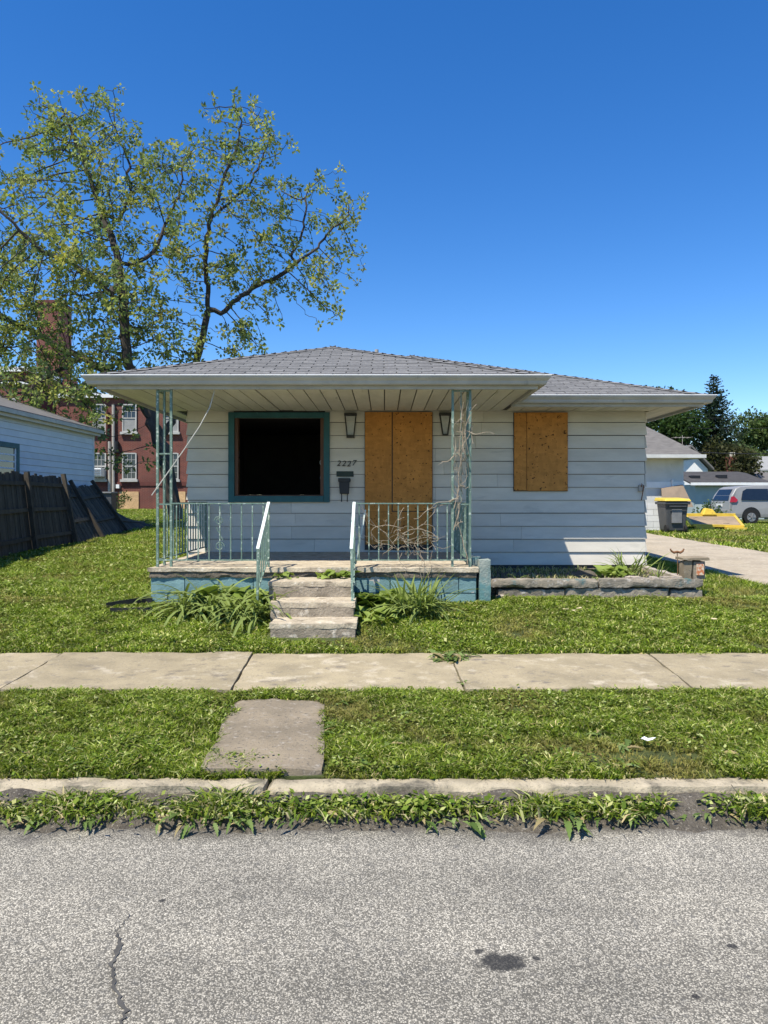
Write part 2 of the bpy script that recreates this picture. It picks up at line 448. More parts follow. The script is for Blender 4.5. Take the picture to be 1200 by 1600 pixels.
# ------------------------------------------------------------------ mesh helpers
class MB:
    def __init__(self):
        self.v, self.f = [], []

    def add(self, vs, fs):
        n = len(self.v)
        self.v += [Vector(p) for p in vs]
        self.f += [[i + n for i in f] for f in fs]
        return self

    def box(self, x0, x1, y0, y1, z0, z1):
        return self.add([(x0, y0, z0), (x1, y0, z0), (x1, y1, z0), (x0, y1, z0), (x0, y0, z1), (x1, y0, z1), (x1, y1, z1), (x0, y1, z1)],
                        [(0, 3, 2, 1), (4, 5, 6, 7), (0, 1, 5, 4), (1, 2, 6, 5), (2, 3, 7, 6), (3, 0, 4, 7)])

    def hexa(self, b, t):
        """box from four bottom and four top corners (same winding)"""
        return self.add(list(b) + list(t), [(0, 3, 2, 1), (4, 5, 6, 7), (0, 1, 5, 4), (1, 2, 6, 5), (2, 3, 7, 6), (3, 0, 4, 7)])

    def beam(self, p0, p1, w, h, up=(0, 0, 1)):
        p0, p1 = Vector(p0), Vector(p1)
        d = (p1 - p0).normalized()
        up = Vector(up)
        if abs(d.dot(up)) > .98:
            up = Vector((0, 1, 0))
        s = d.cross(up).normalized() * (w / 2)
        u = s.cross(d).normalized() * (h / 2)
        return self.hexa([p0 - s - u, p0 + s - u, p1 + s - u, p1 - s - u], [p0 - s + u, p0 + s + u, p1 + s + u, p1 - s + u])

    def tube(self, pts, rad, n=8, caps=True):
        pts = [Vector(p) for p in pts]
        if not isinstance(rad, (list, tuple)):
            rad = [rad] * len(pts)
        base = len(self.v)
        ref = None
        for i, p in enumerate(pts):
            t = (pts[min(i + 1, len(pts) - 1)] - pts[max(i - 1, 0)])
            t = t.normalized() if t.length > 1e-9 else Vector((0, 0, 1))
            if ref is None:
                ref = Vector((1, 0, 0)) if abs(t.x) < .9 else Vector((0, 1, 0))
            s = (ref - t * ref.dot(t))
            s = s.normalized() if s.length > 1e-6 else t.orthogonal().normalized()
            ref = s
            q = t.cross(s)
            for k in range(n):
                a = 2 * math.pi * k / n
                self.v.append(p + (s * math.cos(a) + q * math.sin(a)) * rad[i])
        for i in range(len(pts) - 1):
            for k in range(n):
                a, b = base + i * n + k, base + i * n + (k + 1) % n
                self.f.append([a, b, b + n, a + n])
        if caps:
            self.f.append([base + k for k in reversed(range(n))])
            e = base + (len(pts) - 1) * n
            self.f.append([e + k for k in range(n)])
        return self

    def poly_prism(self, poly, y0, y1, to=None):
        """polygon in (x, z) extruded from y0 to y1"""
        n = len(poly)
        vs = [(p[0], y0, p[1]) for p in poly] + [(p[0], y1, p[1]) for p in poly]
        if to:
            vs = [to(*p) for p in vs]
        fs = [list(range(n)), list(reversed(range(n, 2 * n)))]
        fs += [[i, i + n, (i + 1) % n + n, (i + 1) % n] for i in range(n)]
        return self.add(vs, fs)

    def mesh(self, name, org=Vector((0, 0, 0))):
        me = bpy.data.meshes.new(name)
        me.from_pydata([tuple(p - org) for p in self.v], [], self.f)
        me.update()
        return me


ORG = {}


def finish(o, parent=None, org=None, mat=None, smooth=False, bevel=0, kind=None):
    COL.objects.link(o)
    if parent is not None:
        o.parent = parent
        ORG[o] = ORG[parent]
    else:
        ORG[o] = Vector(org) if org is not None else Vector((0, 0, 0))
        o.location = ORG[o]
    if mat is not None and o.data is not None and not o.data.materials:
        o.data.materials.append(mat)
    if smooth:
        o.data.polygons.foreach_set('use_smooth', [True] * len(o.data.polygons))
        if len(o.data.polygons) < 30000:
            o.data.set_sharp_from_angle(angle=math.radians(38))
    if bevel:
        b = o.modifiers.new('bevel', 'BEVEL')
        b.width = bevel
        b.segments = 2
        b.limit_method = 'ANGLE'
        b.angle_limit = math.radians(40)
    if kind:
        o['kind'] = kind
    return o


def tag(o, label, cat, group=None):
    o['label'], o['category'] = label, cat
    if group:
        o['group'] = group
    return o


def thing(name, label, cat, loc, group=None):
    o = bpy.data.objects.new(name, None)
    o.empty_display_size = .2
    COL.objects.link(o)
    o.location = loc
    ORG[o] = Vector(loc)
    return tag(o, label, cat, group)


def build(mb, name, mat, parent=None, org=None, smooth=False, bevel=0, kind=None):
    og = ORG[parent] if parent is not None else Vector(org if org is not None else (0, 0, 0))
    o = bpy.data.objects.new(name, mb.mesh(name, og))
    return finish(o, parent, og, mat, smooth, bevel, kind)


def piece(name, me, mat_unused, parent, M4):
    """one of many alike pieces sharing mesh data; M4 = world matrix"""
    o = bpy.data.objects.new(name, me)
    COL.objects.link(o)
    o.parent = parent
    ORG[o] = ORG[parent]
    o.matrix_local = Matrix.Translation(-ORG[parent]) @ M4
    return o


def rough_mb(x0, x1, y0, y1, z0, z1, seg=.07, amp=.012, fr=6.0, seed=0, edge=.0):
    bm = bmesh.new()
    vs = [bm.verts.new(p) for p in ((x0, y0, z0), (x1, y0, z0), (x1, y1, z0), (x0, y1, z0), (x0, y0, z1), (x1, y0, z1), (x1, y1, z1), (x0, y1, z1))]
    for f in [(0, 3, 2, 1), (4, 5, 6, 7), (0, 1, 5, 4), (1, 2, 6, 5), (2, 3, 7, 6), (3, 0, 4, 7)]:
        bm.faces.new([vs[i] for i in f])
    for ax, (a, b) in enumerate(((x0, x1), (y0, y1), (z0, z1))):
        n = max(1, int(round((b - a) / seg)))
        for i in range(1, n):
            co = [0, 0, 0]
            co[ax] = a + (b - a) * i / n
            no = [0, 0, 0]
            no[ax] = 1
            bmesh.ops.bisect_plane(bm, geom=bm.verts[:] + bm.edges[:] + bm.faces[:], plane_co=co, plane_no=no)
    c = Vector(((x0 + x1) / 2, (y0 + y1) / 2, (z0 + z1) / 2))
    h = Vector(((x1 - x0) / 2, (y1 - y0) / 2, (z1 - z0) / 2))
    off = Vector((seed * 3.1, seed * 1.7, seed * .9))
    for v in bm.verts:
        nv = noise.noise_vector(v.co * fr + off) * amp * .5 + noise.noise_vector(v.co * fr * 3.3 + off) * amp * .5 + noise.noise_vector(v.co * fr * 8 + off) * amp * .3
        on = sum(1 for k in range(3) if abs(abs(v.co[k] - c[k]) - h[k]) < 1e-4)
        if edge and on >= 2:                                   # worn, chipped arrises
            q = (c - v.co)
            k = max(0, noise.noise(v.co * 4 + off) + .25) * edge
            for ax in range(3):
                if abs(abs(v.co[ax] - c[ax]) - h[ax]) < 1e-4 and h[ax] > .02:
                    nv[ax] += math.copysign(k, q[ax])
        v.co += nv
    mb = MB()
    bm.verts.index_update()
    mb.add([v.co.copy() for v in bm.verts], [[v.index for v in f.verts] for f in bm.faces])
    bm.free()
    return mb


def sm(a, b, t):
    t = max(0.0, min(1.0, (t - a) / (b - a)))
    return t * t * (3 - 2 * t)


def lerp(a, b, t):
    return a + (b - a) * t


def ground_z(x, y):
    if y < 3.79:
        return -.06
    if y < 5.3:
        z = .125 + .03 * (y - 3.7) / 1.6
    elif y < 6.58:
        z = .15
    elif y < 8.4:
        z = .175 + (y - 6.58) / 1.82 * .195
    else:
        z = .37 + min(1, (y - 8.4) / 16) * .17
        if y > 24:
            z += min(1, (y - 24) / 21) * (.32 * sm(2, -4, x))
        z -= sm(18, 34, y) * sm(6, 12, x) * .13
    if y > 6.7 or y < 5.2:
        z += .018 * noise.noise(Vector((x * .7, y * .7, 0))) * (1 if y > 3.8 else 0)
    return z

# ------------------------------------------------------------------ ground, road, kerb, walk, drive
def sheet(name, xs, ys, zf, mat, parent=None, kind='structure', jx=None):
    mb = MB()
    nx, ny = len(xs), len(ys)
    vs = []
    for j, y in enumerate(ys):
        for i, x in enumerate(xs):
            xx = x + (jx(i, nx, y) if jx else 0)
            vs.append((xx, y, zf(xx, y)))
    fs = [(j * nx + i, j * nx + i + 1, (j + 1) * nx + i + 1, (j + 1) * nx + i) for j in range(ny - 1) for i in range(nx - 1)]
    mb.add(vs, fs)
    return build(mb, name, mat, parent, smooth=True, kind=kind)


xs = [-500, -200, -90, -50, -30, -20] + [-14 + .4 * i for i in range(71)] + [20, 30, 50, 90, 200, 500]
ys = [-300, -60, -20, -6, 2, 3.7895, 3.7901] + [3.80 + .15 * i for i in range(44)] + [10.5 + .5 * i for i in range(72)] + [48, 60, 90, 150, 300, 700]
sheet('ground', xs, ys, ground_z, M['lawn'])
road = sheet('road', [-60, -20, -6, -3, 0, 3, 6, 20, 60], [-5.5, -2, 0, 1, 2, 3, 3.66], lambda x, y: 0.0, M['asphalt'])

# crack running across the asphalt: a thin ragged strip
pts = [P(*q, 1) for q in ((183, 1625), (196, 1580), (180, 1545), (174, 1510), (186, 1480), (182, 1455), (205, 1425), (216, 1395), (238, 1345), (246, 1300))]
pts = [Vector((p.x / (EYE - p.z) * EYE, 1 / (EYE - p.z) * EYE, 0)) for p in pts]
wd = [.005, .009, .008, .006, .010, .003, .001, .0015, .0025, .002]
mb = MB()
vs, fs = [], []
n = 0
for i in range(6):
    for k in range(8):
        t = k / 8
        p = pts[i].lerp(pts[i + 1], t)
        w = lerp(wd[i], wd[i + 1], t) * R.uniform(.45, 1.3)
        j = R.uniform(-.008, .008)
        vs += [(p.x - w + j, p.y, .004), (p.x + w + j, p.y, .004)]
        if n:
            fs.append((2 * n - 2, 2 * n - 1, 2 * n + 1, 2 * n))
        n += 1
mb.add(vs, fs)
build(mb, 'crack', M['tar'], road)

kerb = sheet('kerb', [-40, -12, -6], [3.66, 3.79], lambda x, y: .12, M['curb'])
kx = -6.0
for i in range(5):
    x1 = kx + R.uniform(2.2, 3.0)
    build(rough_mb(kx + .004, x1 - .004, 3.675, 3.80, -.08, .122, .03, .008, 9, i, .026), 'kerb_stone', M['curb'], kerb, smooth=True)
    kx = x1

walk = sheet('sidewalk', [-40, -12, -4.75], [5.32, 6.57], lambda x, y: .176, M['concrete'])
wj = [-4.7, -2.9, -1.17, .6, 2.36, 4.15, 5.9, 7.7]
for i in range(len(wj) - 1):
    b = rough_mb(wj[i] + .004, wj[i + 1] - .004, 5.32, 6.57, .06, .18, .05, .008, 3.5, 20 + i, .010)
    sh = [.05, .04, .03, .0, -.06, -.03, 0, 0]
    for v in b.v:                                            # joints run a little askew, slabs have settled
        t = (v.x - wj[i]) / (wj[i + 1] - wj[i])
        v.x -= lerp(sh[i], sh[i + 1], t) * (v.y - 5.95) / .62 * 1.1
        v.z += .006 * math.sin(i * 2.1) + .008 * (v.y - 5.95) * math.sin(i * 1.3)
    build(b, 'slab', M['concrete'], walk, smooth=True)
b = rough_mb(-1.02, -.36, 3.80, 5.16, .05, .165, .07, .008, 4, 33, .02)
for v in b.v:
    v.x -= .1 * (v.y - 4.4)/1.3
build(b, 'carriage_slab', M['old_slab'], None, smooth=True, kind='structure')

def silt_z(x, y):
    e = .05 * noise.noise(Vector((x * 2.2, 1, 0))) + .03 * noise.noise(Vector((x * 7, 3, 0)))
    return -.010 + .098 * sm(3.40 + e * 1.8, 3.67, y) * (1 + .4 * noise.noise(Vector((x * 4, y * 9, 2))))


sheet('gutter_soil', [-6 + .06 * i for i in range(201)], [3.30, 3.36, 3.40, 3.44, 3.48, 3.52, 3.56, 3.60, 3.64, 3.67, 3.69], silt_z, M['soil'])

drive = sheet('driveway', [5.28 + .2 * i for i in range(15)], [6.6 + .35 * i for i in range(110)],
              lambda x, y: ground_z(x, y) + .012, M['gravel'],
              jx=lambda i, n, y: (.14 * noise.noise(Vector((i, y * 1.1, 3))) if i in (0, n - 1) else 0))

# ------------------------------------------------------------------ the house
WY = 10.80                                                   # front wall plane
XL, XR, YB = -2.95, 3.93, 19.9
EZ = 3.02
SL = .335
house = thing('house', 'small white single-storey house with boarded door and grey hip roof', 'house', (.5, WY, .45))

FL = .79                                                     # porch floor / house floor
wall = MB()
wx0, wx1, wz0, wz1 = -2.25, -.90, 1.60, 2.87                 # picture window opening
wall.box(XL, wx0, WY, WY + .12, .42, 2.93)
wall.box(wx1, XR, WY, WY + .12, .42, 2.93)
wall.box(wx0, wx1, WY, WY + .12, .42, wz0)
wall.box(wx0, wx1, WY, WY + .12, wz1, 2.93)
wall.box(XL, XL + .12, WY + .121, YB, .42, 2.93)
wall.box(XR - .12, XR, WY + .121, YB, .42, 2.93)
wall.box(XL + .121, XR - .121, YB - .12, YB, .42, 2.93)
wallo = build(wall, 'wall', M['roof_deck'], house)
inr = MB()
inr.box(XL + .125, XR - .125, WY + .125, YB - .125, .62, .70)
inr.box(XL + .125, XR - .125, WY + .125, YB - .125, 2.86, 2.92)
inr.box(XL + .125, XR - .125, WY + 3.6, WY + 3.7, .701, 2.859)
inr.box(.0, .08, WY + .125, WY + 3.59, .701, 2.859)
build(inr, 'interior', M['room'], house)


def siding_board(x0, x1, zb, zt, y, nrm=-1, par=None, flat=False, name='siding_board', m=None, dx=0):
    mb = MB()
    o, i = .034, .010
    mb.hexa([(x0, y, zb), (x1, y, zb), (x1, y - o, zb), (x0, y - o, zb)],
            [(x0, y, zt), (x1, y, zt), (x1, y - i, zt), (x0, y - i, zt)])
    return mb


EXPO = .195
Z0 = .587
for k in range(12):
    zb = Z0 + k * EXPO + .007
    zt = min(zb + EXPO - .008, 2.925)
    spans = [(XL, XR)]
    if k >= 5:
        spans = [(XL, wx0 - .01), (wx1 + .01, XR)]
    for s0, s1 in spans:
        cuts = [s0]
        if s1 - s0 > 3:
            c = s0 + R.uniform(1.5, 2.6)
            while c < s1 - 1:
                cuts.append(c)
                c += R.uniform(2.2, 3.6)
        cuts.append(s1)
        for a, b in zip(cuts[:-1], cuts[1:]):
            e = R.uniform(-.012, .016) if b == XR else 0
            mbb = siding_board(a + .0015, b - .0015 + e, zb + R.uniform(-.002, .002), zt, WY - .001)
            for v in mbb.v:
                v.z += .004 * noise.noise(Vector((v.x * .9, k * 3.3, 0)))
            build(mbb, 'siding_board', M['siding'], wallo)
# side walls: boards turned by 90 degrees
for k in range(12):
    zb = Z0 + k * EXPO + .010
    zt = min(zb + EXPO - .012, 2.925)
    for sx, X in ((1, XR), (-1, XL)):
        mb = MB()
        mb.hexa([(X + sx * .001, WY - .02, zb), (X + sx * .027, WY - .02, zb), (X + sx * .027, YB, zb), (X + sx * .001, YB, zb)],
                [(X + sx * .001, WY - .005, zt), (X + sx * .006, WY - .005, zt), (X + sx * .006, YB, zt), (X + sx * .001, YB, zt)])
        build(mb, 'siding_board', M['siding'], wallo)
fnd = MB()
fnd.box(XL + .03, XR - .03, WY + .035, YB - .05, .1, .60)
build(fnd, 'foundation', M['old_slab'], house)

# picture window
win = MB()
win.box(-2.243, -2.195, WY - .03, WY + .09, 1.612, 2.86)
win.box(-.955, -.907, WY - .03, WY + .09, 1.612, 2.86)
win.box(-2.194, -.956, WY - .03, WY + .09, 2.82, 2.868)
win.box(-2.194, -.956, WY - .03, WY + .09, 1.602, 1.645)
wo = build(win, 'window', M['wood_brown'], house)
for nm, q in (('frame', (-2.335, -2.245, WY - .062, WY - .012, 1.535, 2.885)), ('frame', (-.905, -.815, WY - .062, WY - .012, 1.535, 2.885)),
              ('frame', (-2.244, -.906, WY - .060, WY - .012, 2.80, 2.883)), ('sill', (-2.244, -.906, WY - .075, WY - .012, 1.537, 1.63))):
    build(MB().box(*q), nm, M['teal'], wo, bevel=.004)
rs_ = random.Random(8)                                        # the pane is gone: only jagged slivers are left in the frame
for i in range(8):
    f = rs_.random()
    side = rs_.choice('lrb')
    L_, h_ = rs_.uniform(.06, .2), rs_.uniform(.010, .022)
    if side == 'b':
        q0, u_, n_ = Vector((lerp(-2.16, -1.2, f), WY + .03, 1.643)), Vector((1, 0, 0)), Vector((0, 0, 1))
    else:
        q0, u_, n_ = Vector((-2.197 if side == 'l' else -.953, WY + .03, lerp(1.67, 2.55, f))), Vector((0, 0, 1)), Vector((1 if side == 'l' else -1, 0, 0))
    m_ = MB().add([q0, q0 + u_ * L_, q0 + u_ * L_ * rs_.uniform(.2, .8) + n_ * h_] + [x + Vector((0, .004, 0)) for x in (q0, q0 + u_ * L_, q0 + u_ * L_ * .5 + n_ * h_)],
                  [(0, 1, 2), (5, 4, 3), (0, 3, 4, 1), (1, 4, 5, 2), (2, 5, 3, 0)])
    build(m_, 'glass_sliver', M['glass'], wo)
build(MB().box(-2.193, -.957, WY - .012, WY + .01, 2.80, 2.819), 'pale_bead', M['cream'], wo)

# boarded door and window
for q in ((-.283, .115, WY - .072, WY - .058, 1.395, 2.885), (.131, .722, WY - .074, WY - .058, 1.405, 2.885), (-.275, .715, WY - .073, WY - .058, .905, 1.392)):
    build(MB().box(*q), 'door_board', M['osb'], house)
build(MB().box(-.29, .73, WY - .055, WY - .01, .82, 2.888), 'door_gap_sheet', M['black'], house)  # solid black sheet standing in for the dark gap below the boards
for q in ((1.952, 2.135, WY - .062, WY - .048, 1.712, 2.878), (2.141, 2.752, WY - .066, WY - .048, 1.708, 2.88)):
    build(MB().box(*q), 'window_board', M['osb'], house)
build(MB().box(1.945, 2.758, WY - .046, WY - .01, 1.70, 2.882), 'window_frame', M['black'], house)

# eaves ------------------------------------------------------------
FXL, FXP, FXR, FYP, FYM, FYB = -3.36, 1.80, 4.45, 8.38, 9.98, 20.46
EAVE = [(FXL, FYP), (FXP, FYP), (FXP, FYM), (FXR, FYM), (FXR, FYB), (FXL, FYB)]


def sweep(path, prof):
    """closed path (counter-clockwise), profile of (outward, z) points as closed ring, mitred"""
    n = len(path)
    rings = []
    for i in range(n):
        a, b, c = Vector(path[i - 1]), Vector(path[i]), Vector(path[(i + 1) % n])
        d1, d2 = (b - a).normalized(), (c - b).normalized()
        n1, n2 = Vector((d1.y, -d1.x)), Vector((d2.y, -d2.x))
        mi = (n1 + n2)
        mi = mi / (1 + n1.dot(n2))
        rings.append([(b.x + mi.x * o, b.y + mi.y * o, z) for o, z in prof])
    mb = MB()
    k = len(prof)
    vs = [p for r in rings for p in r]
    fs = []
    for i in range(n):
        j = (i + 1) % n
        for q in range(k):
            fs.append((i * k + q, j * k + q, j * k + (q + 1) % k, i * k + (q + 1) % k))
    return mb.add(vs, fs)


roof = MB()
zr = lambda x, y, pl: {'pf': EZ + SL * (y - 8.34), 'mf': EZ + SL * (y - 9.94), 'l': EZ + SL * (x + 3.40), 'pr': EZ + SL * (1.84 - x),
                       'r': EZ + SL * (4.49 - x), 'b': EZ + SL * (20.5 - y)}[pl]
PLANES = {
    'pf': [(-3.40, 8.34), (1.84, 8.34), (-.78, 10.96)],
    'mf': [(1.84, 9.94), (4.49, 9.94), (.545, 13.885), (-.78, 12.56)],
    'l': [(-3.40, 8.34), (-.78, 10.96), (-.78, 12.56), (.545, 13.885), (.545, 16.555), (-3.40, 20.5)],
    'pr': [(1.84, 8.34), (1.84, 9.94), (-.78, 12.56), (-.78, 10.96)],
    'r': [(4.49, 9.94), (4.49, 20.5), (.545, 16.555), (.545, 13.885)],
    'b': [(4.49, 20.5), (-3.40, 20.5), (.545, 16.555)]}
for k, pl in PLANES.items():
    vs = [(x, y, zr(x, y, k)) for x, y in pl]
    n = len(vs)
    lo = [(x, y, z - .03) for x, y, z in vs]
    roof.add(vs + lo, [list(range(n)), list(reversed(range(n, 2 * n)))] + [[i, i + n, (i + 1) % n + n, (i + 1) % n] for i in range(n)])
roofo = build(roof, 'roof', M['roof_deck'], house)

tab = MB()
tab.hexa([(-.5, 0, .002), (.5, 0, .002), (.5, .175, .001), (-.5, .175, .001)], [(-.5, 0, .010), (.5, 0, .010), (.5, .175, .005), (-.5, .175, .005)])
tabme = tab.mesh('shingle')
tabme.materials.append(M['shingle'])
field = MB()
TW, TE = .30, .14
ntab = 0
AX = {'pf': ((1, 0), (0, 1), (0, 8.34)), 'mf': ((1, 0), (0, 1), (0, 9.94)), 'l': ((0, -1), (1, 0), (-3.40, 0)), 'pr': ((0, 1), (-1, 0), (1.84, 0)),
      'r': ((0, 1), (-1, 0), (4.49, 0)), 'b': ((-1, 0), (0, -1), (0, 20.5))}
hyp = math.sqrt(1 + SL * SL)
for k, pl in PLANES.items():
    (ux, uy), (vx, vy), og = AX[k]
    U = lambda p: p[0] * ux + p[1] * uy
    V = lambda p: (p[0] - og[0]) * vx + (p[1] - og[1]) * vy
    poly = [(U(p), V(p)) for p in pl]
    vmax = max(v for _, v in poly)
    row = 0
    v0 = -.02
    while v0 < vmax - .02:
        vm = max(v0 + .05, .01)
        xsn = []
        for i in range(len(poly)):
            (a0, b0), (a1, b1) = poly[i], poly[(i + 1) % len(poly)]
            if (b0 <= vm < b1) or (b1 <= vm < b0):
                xsn.append(a0 + (a1 - a0) * (vm - b0) / (b1 - b0))
        xsn.sort()
        if len(xsn) >= 2:
            a, b = xsn[0], xsn[-1]
            u = math.floor(a / TW) * TW + (row % 2) * TW / 2 - TW + R.uniform(-.012, .012)
            while u < b:
                s, e = max(u, a), min(u + TW, b)
                if e - s > .03:
                    uc, w = (s + e) / 2, e - s - .014
                    # point on plane
                    x = uc * ux + v0 * vx + (og[0] if abs(vx) else 0)
                    y = uc * uy + v0 * vy + (og[1] if abs(vy) else 0)
                    z = zr(x, y, k)
                    Uv = Vector((ux, uy, 0))
                    Wv = Vector((vx, vy, SL)).normalized()
                    Nv = Uv.cross(Wv)
                    M4 = Matrix(((Uv.x * w, Wv.x, Nv.x, x), (Uv.y * w, Wv.y, Nv.y, y), (Uv.z * w, Wv.z, Nv.z, z + R.uniform(0, .003)), (0, 0, 0, 1)))
                    if (k == 'pf' or (k == 'mf' and v0 < 1.25 and x > .9)) and ntab < 300:
                        piece('shingle', tabme, None, roofo, M4)
                        ntab += 1
                    else:
                        field.add([M4 @ q for q in tab.v], tab.f)
                u += TW
        v0 += TE / hyp
        row += 1
build(field, 'shingle_field', M['shingle'], roofo, kind='stuff')
caps = MB()


def ridge(p0, p1):
    p0, p1 = Vector(p0), Vector(p1)
    L = (p1 - p0).length
    n = int(L / .16)
    d = (p1 - p0) / n
    s = d.normalized().cross(Vector((0, 0, 1))).normalized()
    u = s.cross(d).normalized()
    if u.z < 0:
        u = -u
    for i in range(n):
        a, b = p0 + d * i, p0 + d * (i + 1.25)
        w = .12
        z0, z1 = .024, .012
        dr = .028
        caps.add([a - s * w - u * dr + u * z0, a + u * z0, a + s * w - u * dr + u * z0, b - s * w - u * dr + u * z1, b + u * z1, b + s * w - u * dr + u * z1,
                  a - s * w - u * (dr + .02), a + s * w - u * (dr + .02)],
                 [(0, 1, 4, 3), (1, 2, 5, 4), (0, 6, 7, 2, 1)])


for a, b in (((-3.40, 8.34), (-.78, 10.96)), ((1.84, 8.34), (-.78, 10.96)), ((4.49, 9.94), (.545, 13.885)), ((-3.40, 20.5), (.545, 16.555)), ((4.49, 20.5), (.545, 16.555))):
    h = abs(a[0] - b[0]) * SL
    ridge((a[0], a[1], EZ), (b[0], b[1], EZ + h))
ridge((-.78, 10.96, EZ + 2.62 * SL), (-.78, 12.56, EZ + 2.62 * SL))
ridge((-.78, 12.56, EZ + 2.62 * SL), (.545, 13.885, EZ + 3.945 * SL))
ridge((.545, 13.885, EZ + 3.945 * SL), (.545, 16.555, EZ + 3.945 * SL))
build(caps, 'ridge_caps', M['shingle'], roofo, kind='stuff')
vp = MB().tube([(-.15, 14.6, 4.2), (-.15, 14.6, 4.62)], .04, 10)
build(vp, 'vent_pipe', M['pipe'], roofo, smooth=False)

fas = sweep(EAVE, [(0, 2.872), (0, EZ - .035), (-.03, EZ - .035), (-.03, 2.872)])
build(fas, 'fascia', M['fascia'], house)
gut = sweep(EAVE, [(.004, 2.915), (.078, 2.915), (.088, 2.935), (.092, 2.955), (.118, 2.985), (.126, 3.0), (.126, 3.012), (.118, 3.012), (.112, 2.99), (.085, 2.96), (.076, 2.923), (.010, 2.923), (.010, 3.012), (.004, 3.012)])
go = build(gut, 'gutter', M['gutter'], house)
lip = sweep(EAVE, [(.110, 3.0125), (.132, 3.0125), (.132, 3.022), (.110, 3.022)])
build(lip, 'rolled_edge', M['lit_lip'], go)
# soffit
sof = MB()
sof.box(FXL + .032, FXP - .032, FYP + .032, WY - .03, 2.926, 2.94)
sof.box(FXP - .031, FXR - .032, FYM + .032, WY - .03, 2.926, 2.94)
sof.box(FXL + .032, XL - .03, WY - .029, FYB - .032, 2.926, 2.94)
sof.box(XR + .03, FXR - .032, WY - .029, FYB - .032, 2.926, 2.94)
so = build(sof, 'soffit', M['roof_deck'], house)
x = FXL + .034
i = 0
while x < FXR - .05:
    w = .196
    x1 = min(x + w, FXR - .034)
    y0 = FYP + .034 if x < FXP - .05 else FYM + .034
    if x < FXP < x1 + .03:
        x1 = FXP - .034
    ye = WY - .031
    if x1 < XL - .03 or x > XR + .03:
        ye = FYB - .04
    dark = i in (8, 18)
    z = 2.905 + R.uniform(-.002, .003)
    if i == 9:
        z += .012
    build(MB().box(x + .007, x1 - .007, y0, ye, z, z + .016), 'soffit_board', M['soffit'], so)
    x = x1 + (.07 if abs(x1 - (FXP - .034)) < .001 else 0)
    i += 1

# wall lamps (empty frames), number, slot plate, letter box, outlet
for lx, nm in ((548, 'left'), (695, 'right')):
    cxm = (lx - 600) / F * WY
    lm = thing('wall_lamp', 'dark tapered wall lamp frame between the teal-framed picture window and the boarded door' if nm == 'left' else
               'dark tapered wall lamp frame between boarded door and the vine-covered iron post', 'wall lamp', (cxm, WY - .03, 2.5))
    t0, t1, zt, zb_ = .078, .036, 2.845, 2.545
    if nm == 'left':
        t0, t1, zt, zb_ = .082, .05, 2.84, 2.53
    y0 = WY - .10
    mb = MB()
    for s in (-1, 1):
        mb.beam((cxm + s * t0, y0, zt), (cxm + s * t1, y0, zb_), .016, .018, (0, 1, 0))
        mb.beam((cxm + s * t0, y0 + .07, zt), (cxm + s * t1, y0 + .07, zb_), .013, .014, (0, 1, 0))
    mb.box(cxm - t0 - .012, cxm + t0 + .012, y0 - .012, WY - .027, zt - .008, zt + .028)
    mb.box(cxm - t1 - .008, cxm + t1 + .008, y0 - .01, WY - .027, zb_ - (.03 if nm == 'left' else .006), zb_ + .012)
    build(mb, 'frame', M['lamp_frame'], lm)
    mb = MB()
    mb.poly_prism([(cxm - t0 + .012, zt - .012), (cxm + t0 - .012, zt - .012), (cxm + t1 - .008, zb_ + .014), (cxm - t1 + .008, zb_ + .014)], WY - .034, WY - .029)
    build(mb, 'back_panel', M['lamp_back'], lm)


def textmesh(ch, size, font_shear=0.25):
    cu = bpy.data.curves.new('digit', 'FONT')
    cu.body = ch
    cu.size = size
    cu.shear = font_shear
    cu.extrude = .004
    cu.offset = .0012
    ob = bpy.data.objects.new('t', cu)
    COL.objects.link(ob)
    bpy.context.view_layer.update()
    me = bpy.data.meshes.new_from_object(ob.evaluated_get(bpy.context.evaluated_depsgraph_get()))
    bpy.data.objects.remove(ob)
    return me


num = thing('house_number', 'dark metal numerals 2227 fixed to the white siding', 'house number', P(541, 728, WY - .03))
for i, ch in enumerate('2227'):
    me = textmesh(ch, .118)
    me.materials.append(M['digit'])
    o = bpy.data.objects.new('digit', me)
    COL.objects.link(o)
    o.parent = num
    ORG[o] = ORG[num]
    o.rotation_euler = (math.radians(90), 0, 0)
    o.location = (-.145 + i * .076, -.004, (.0, -.003, -.006, .006)[i])
pl = MB().box((526 - 600) / F * WY, (552.5 - 600) / F * WY, WY - .045, WY - .028, 1.92, 2.0)
tag(build(pl, 'name_plate', M['dark_green'], org=P(539, 742, WY - .03), bevel=.003), 'dark green oblong plate under the house number', 'plate')
mbx = thing('letter_box', 'black wall letter box with two hooks below the green plate', 'letter box', P(539, 770, WY - .03))
cxm = (538.5 - 600) / F * WY
mb = MB()
mb.poly_prism([(cxm - .078, 1.84), (cxm + .078, 1.84), (cxm + .066, 1.66), (cxm - .066, 1.66)], WY - .12, WY - .028)
build(mb, 'body', M['black'], mbx, bevel=.006)
mb = MB()
mb.poly_prism([(cxm - .09, 1.895), (cxm + .09, 1.895), (cxm + .092, 1.85), (cxm + .08, 1.835), (cxm - .08, 1.835), (cxm - .092, 1.85)], WY - .135, WY - .027)
build(mb, 'lid', M['black'], mbx, bevel=.006)
for s in (-1, 1):
    hx = cxm + s * .043
    build(MB().tube([(hx, WY - .06, 1.66), (hx, WY - .055, 1.565), (hx, WY - .075, 1.548), (hx, WY - .10, 1.56)], .007, 6), 'hook', M['black'], mbx, smooth=True)
ot = thing('outlet_box', 'small rusted outlet box at the siding corner by the driveway', 'outlet', P(1001, 765, WY))
p = P(1001, 765, WY)
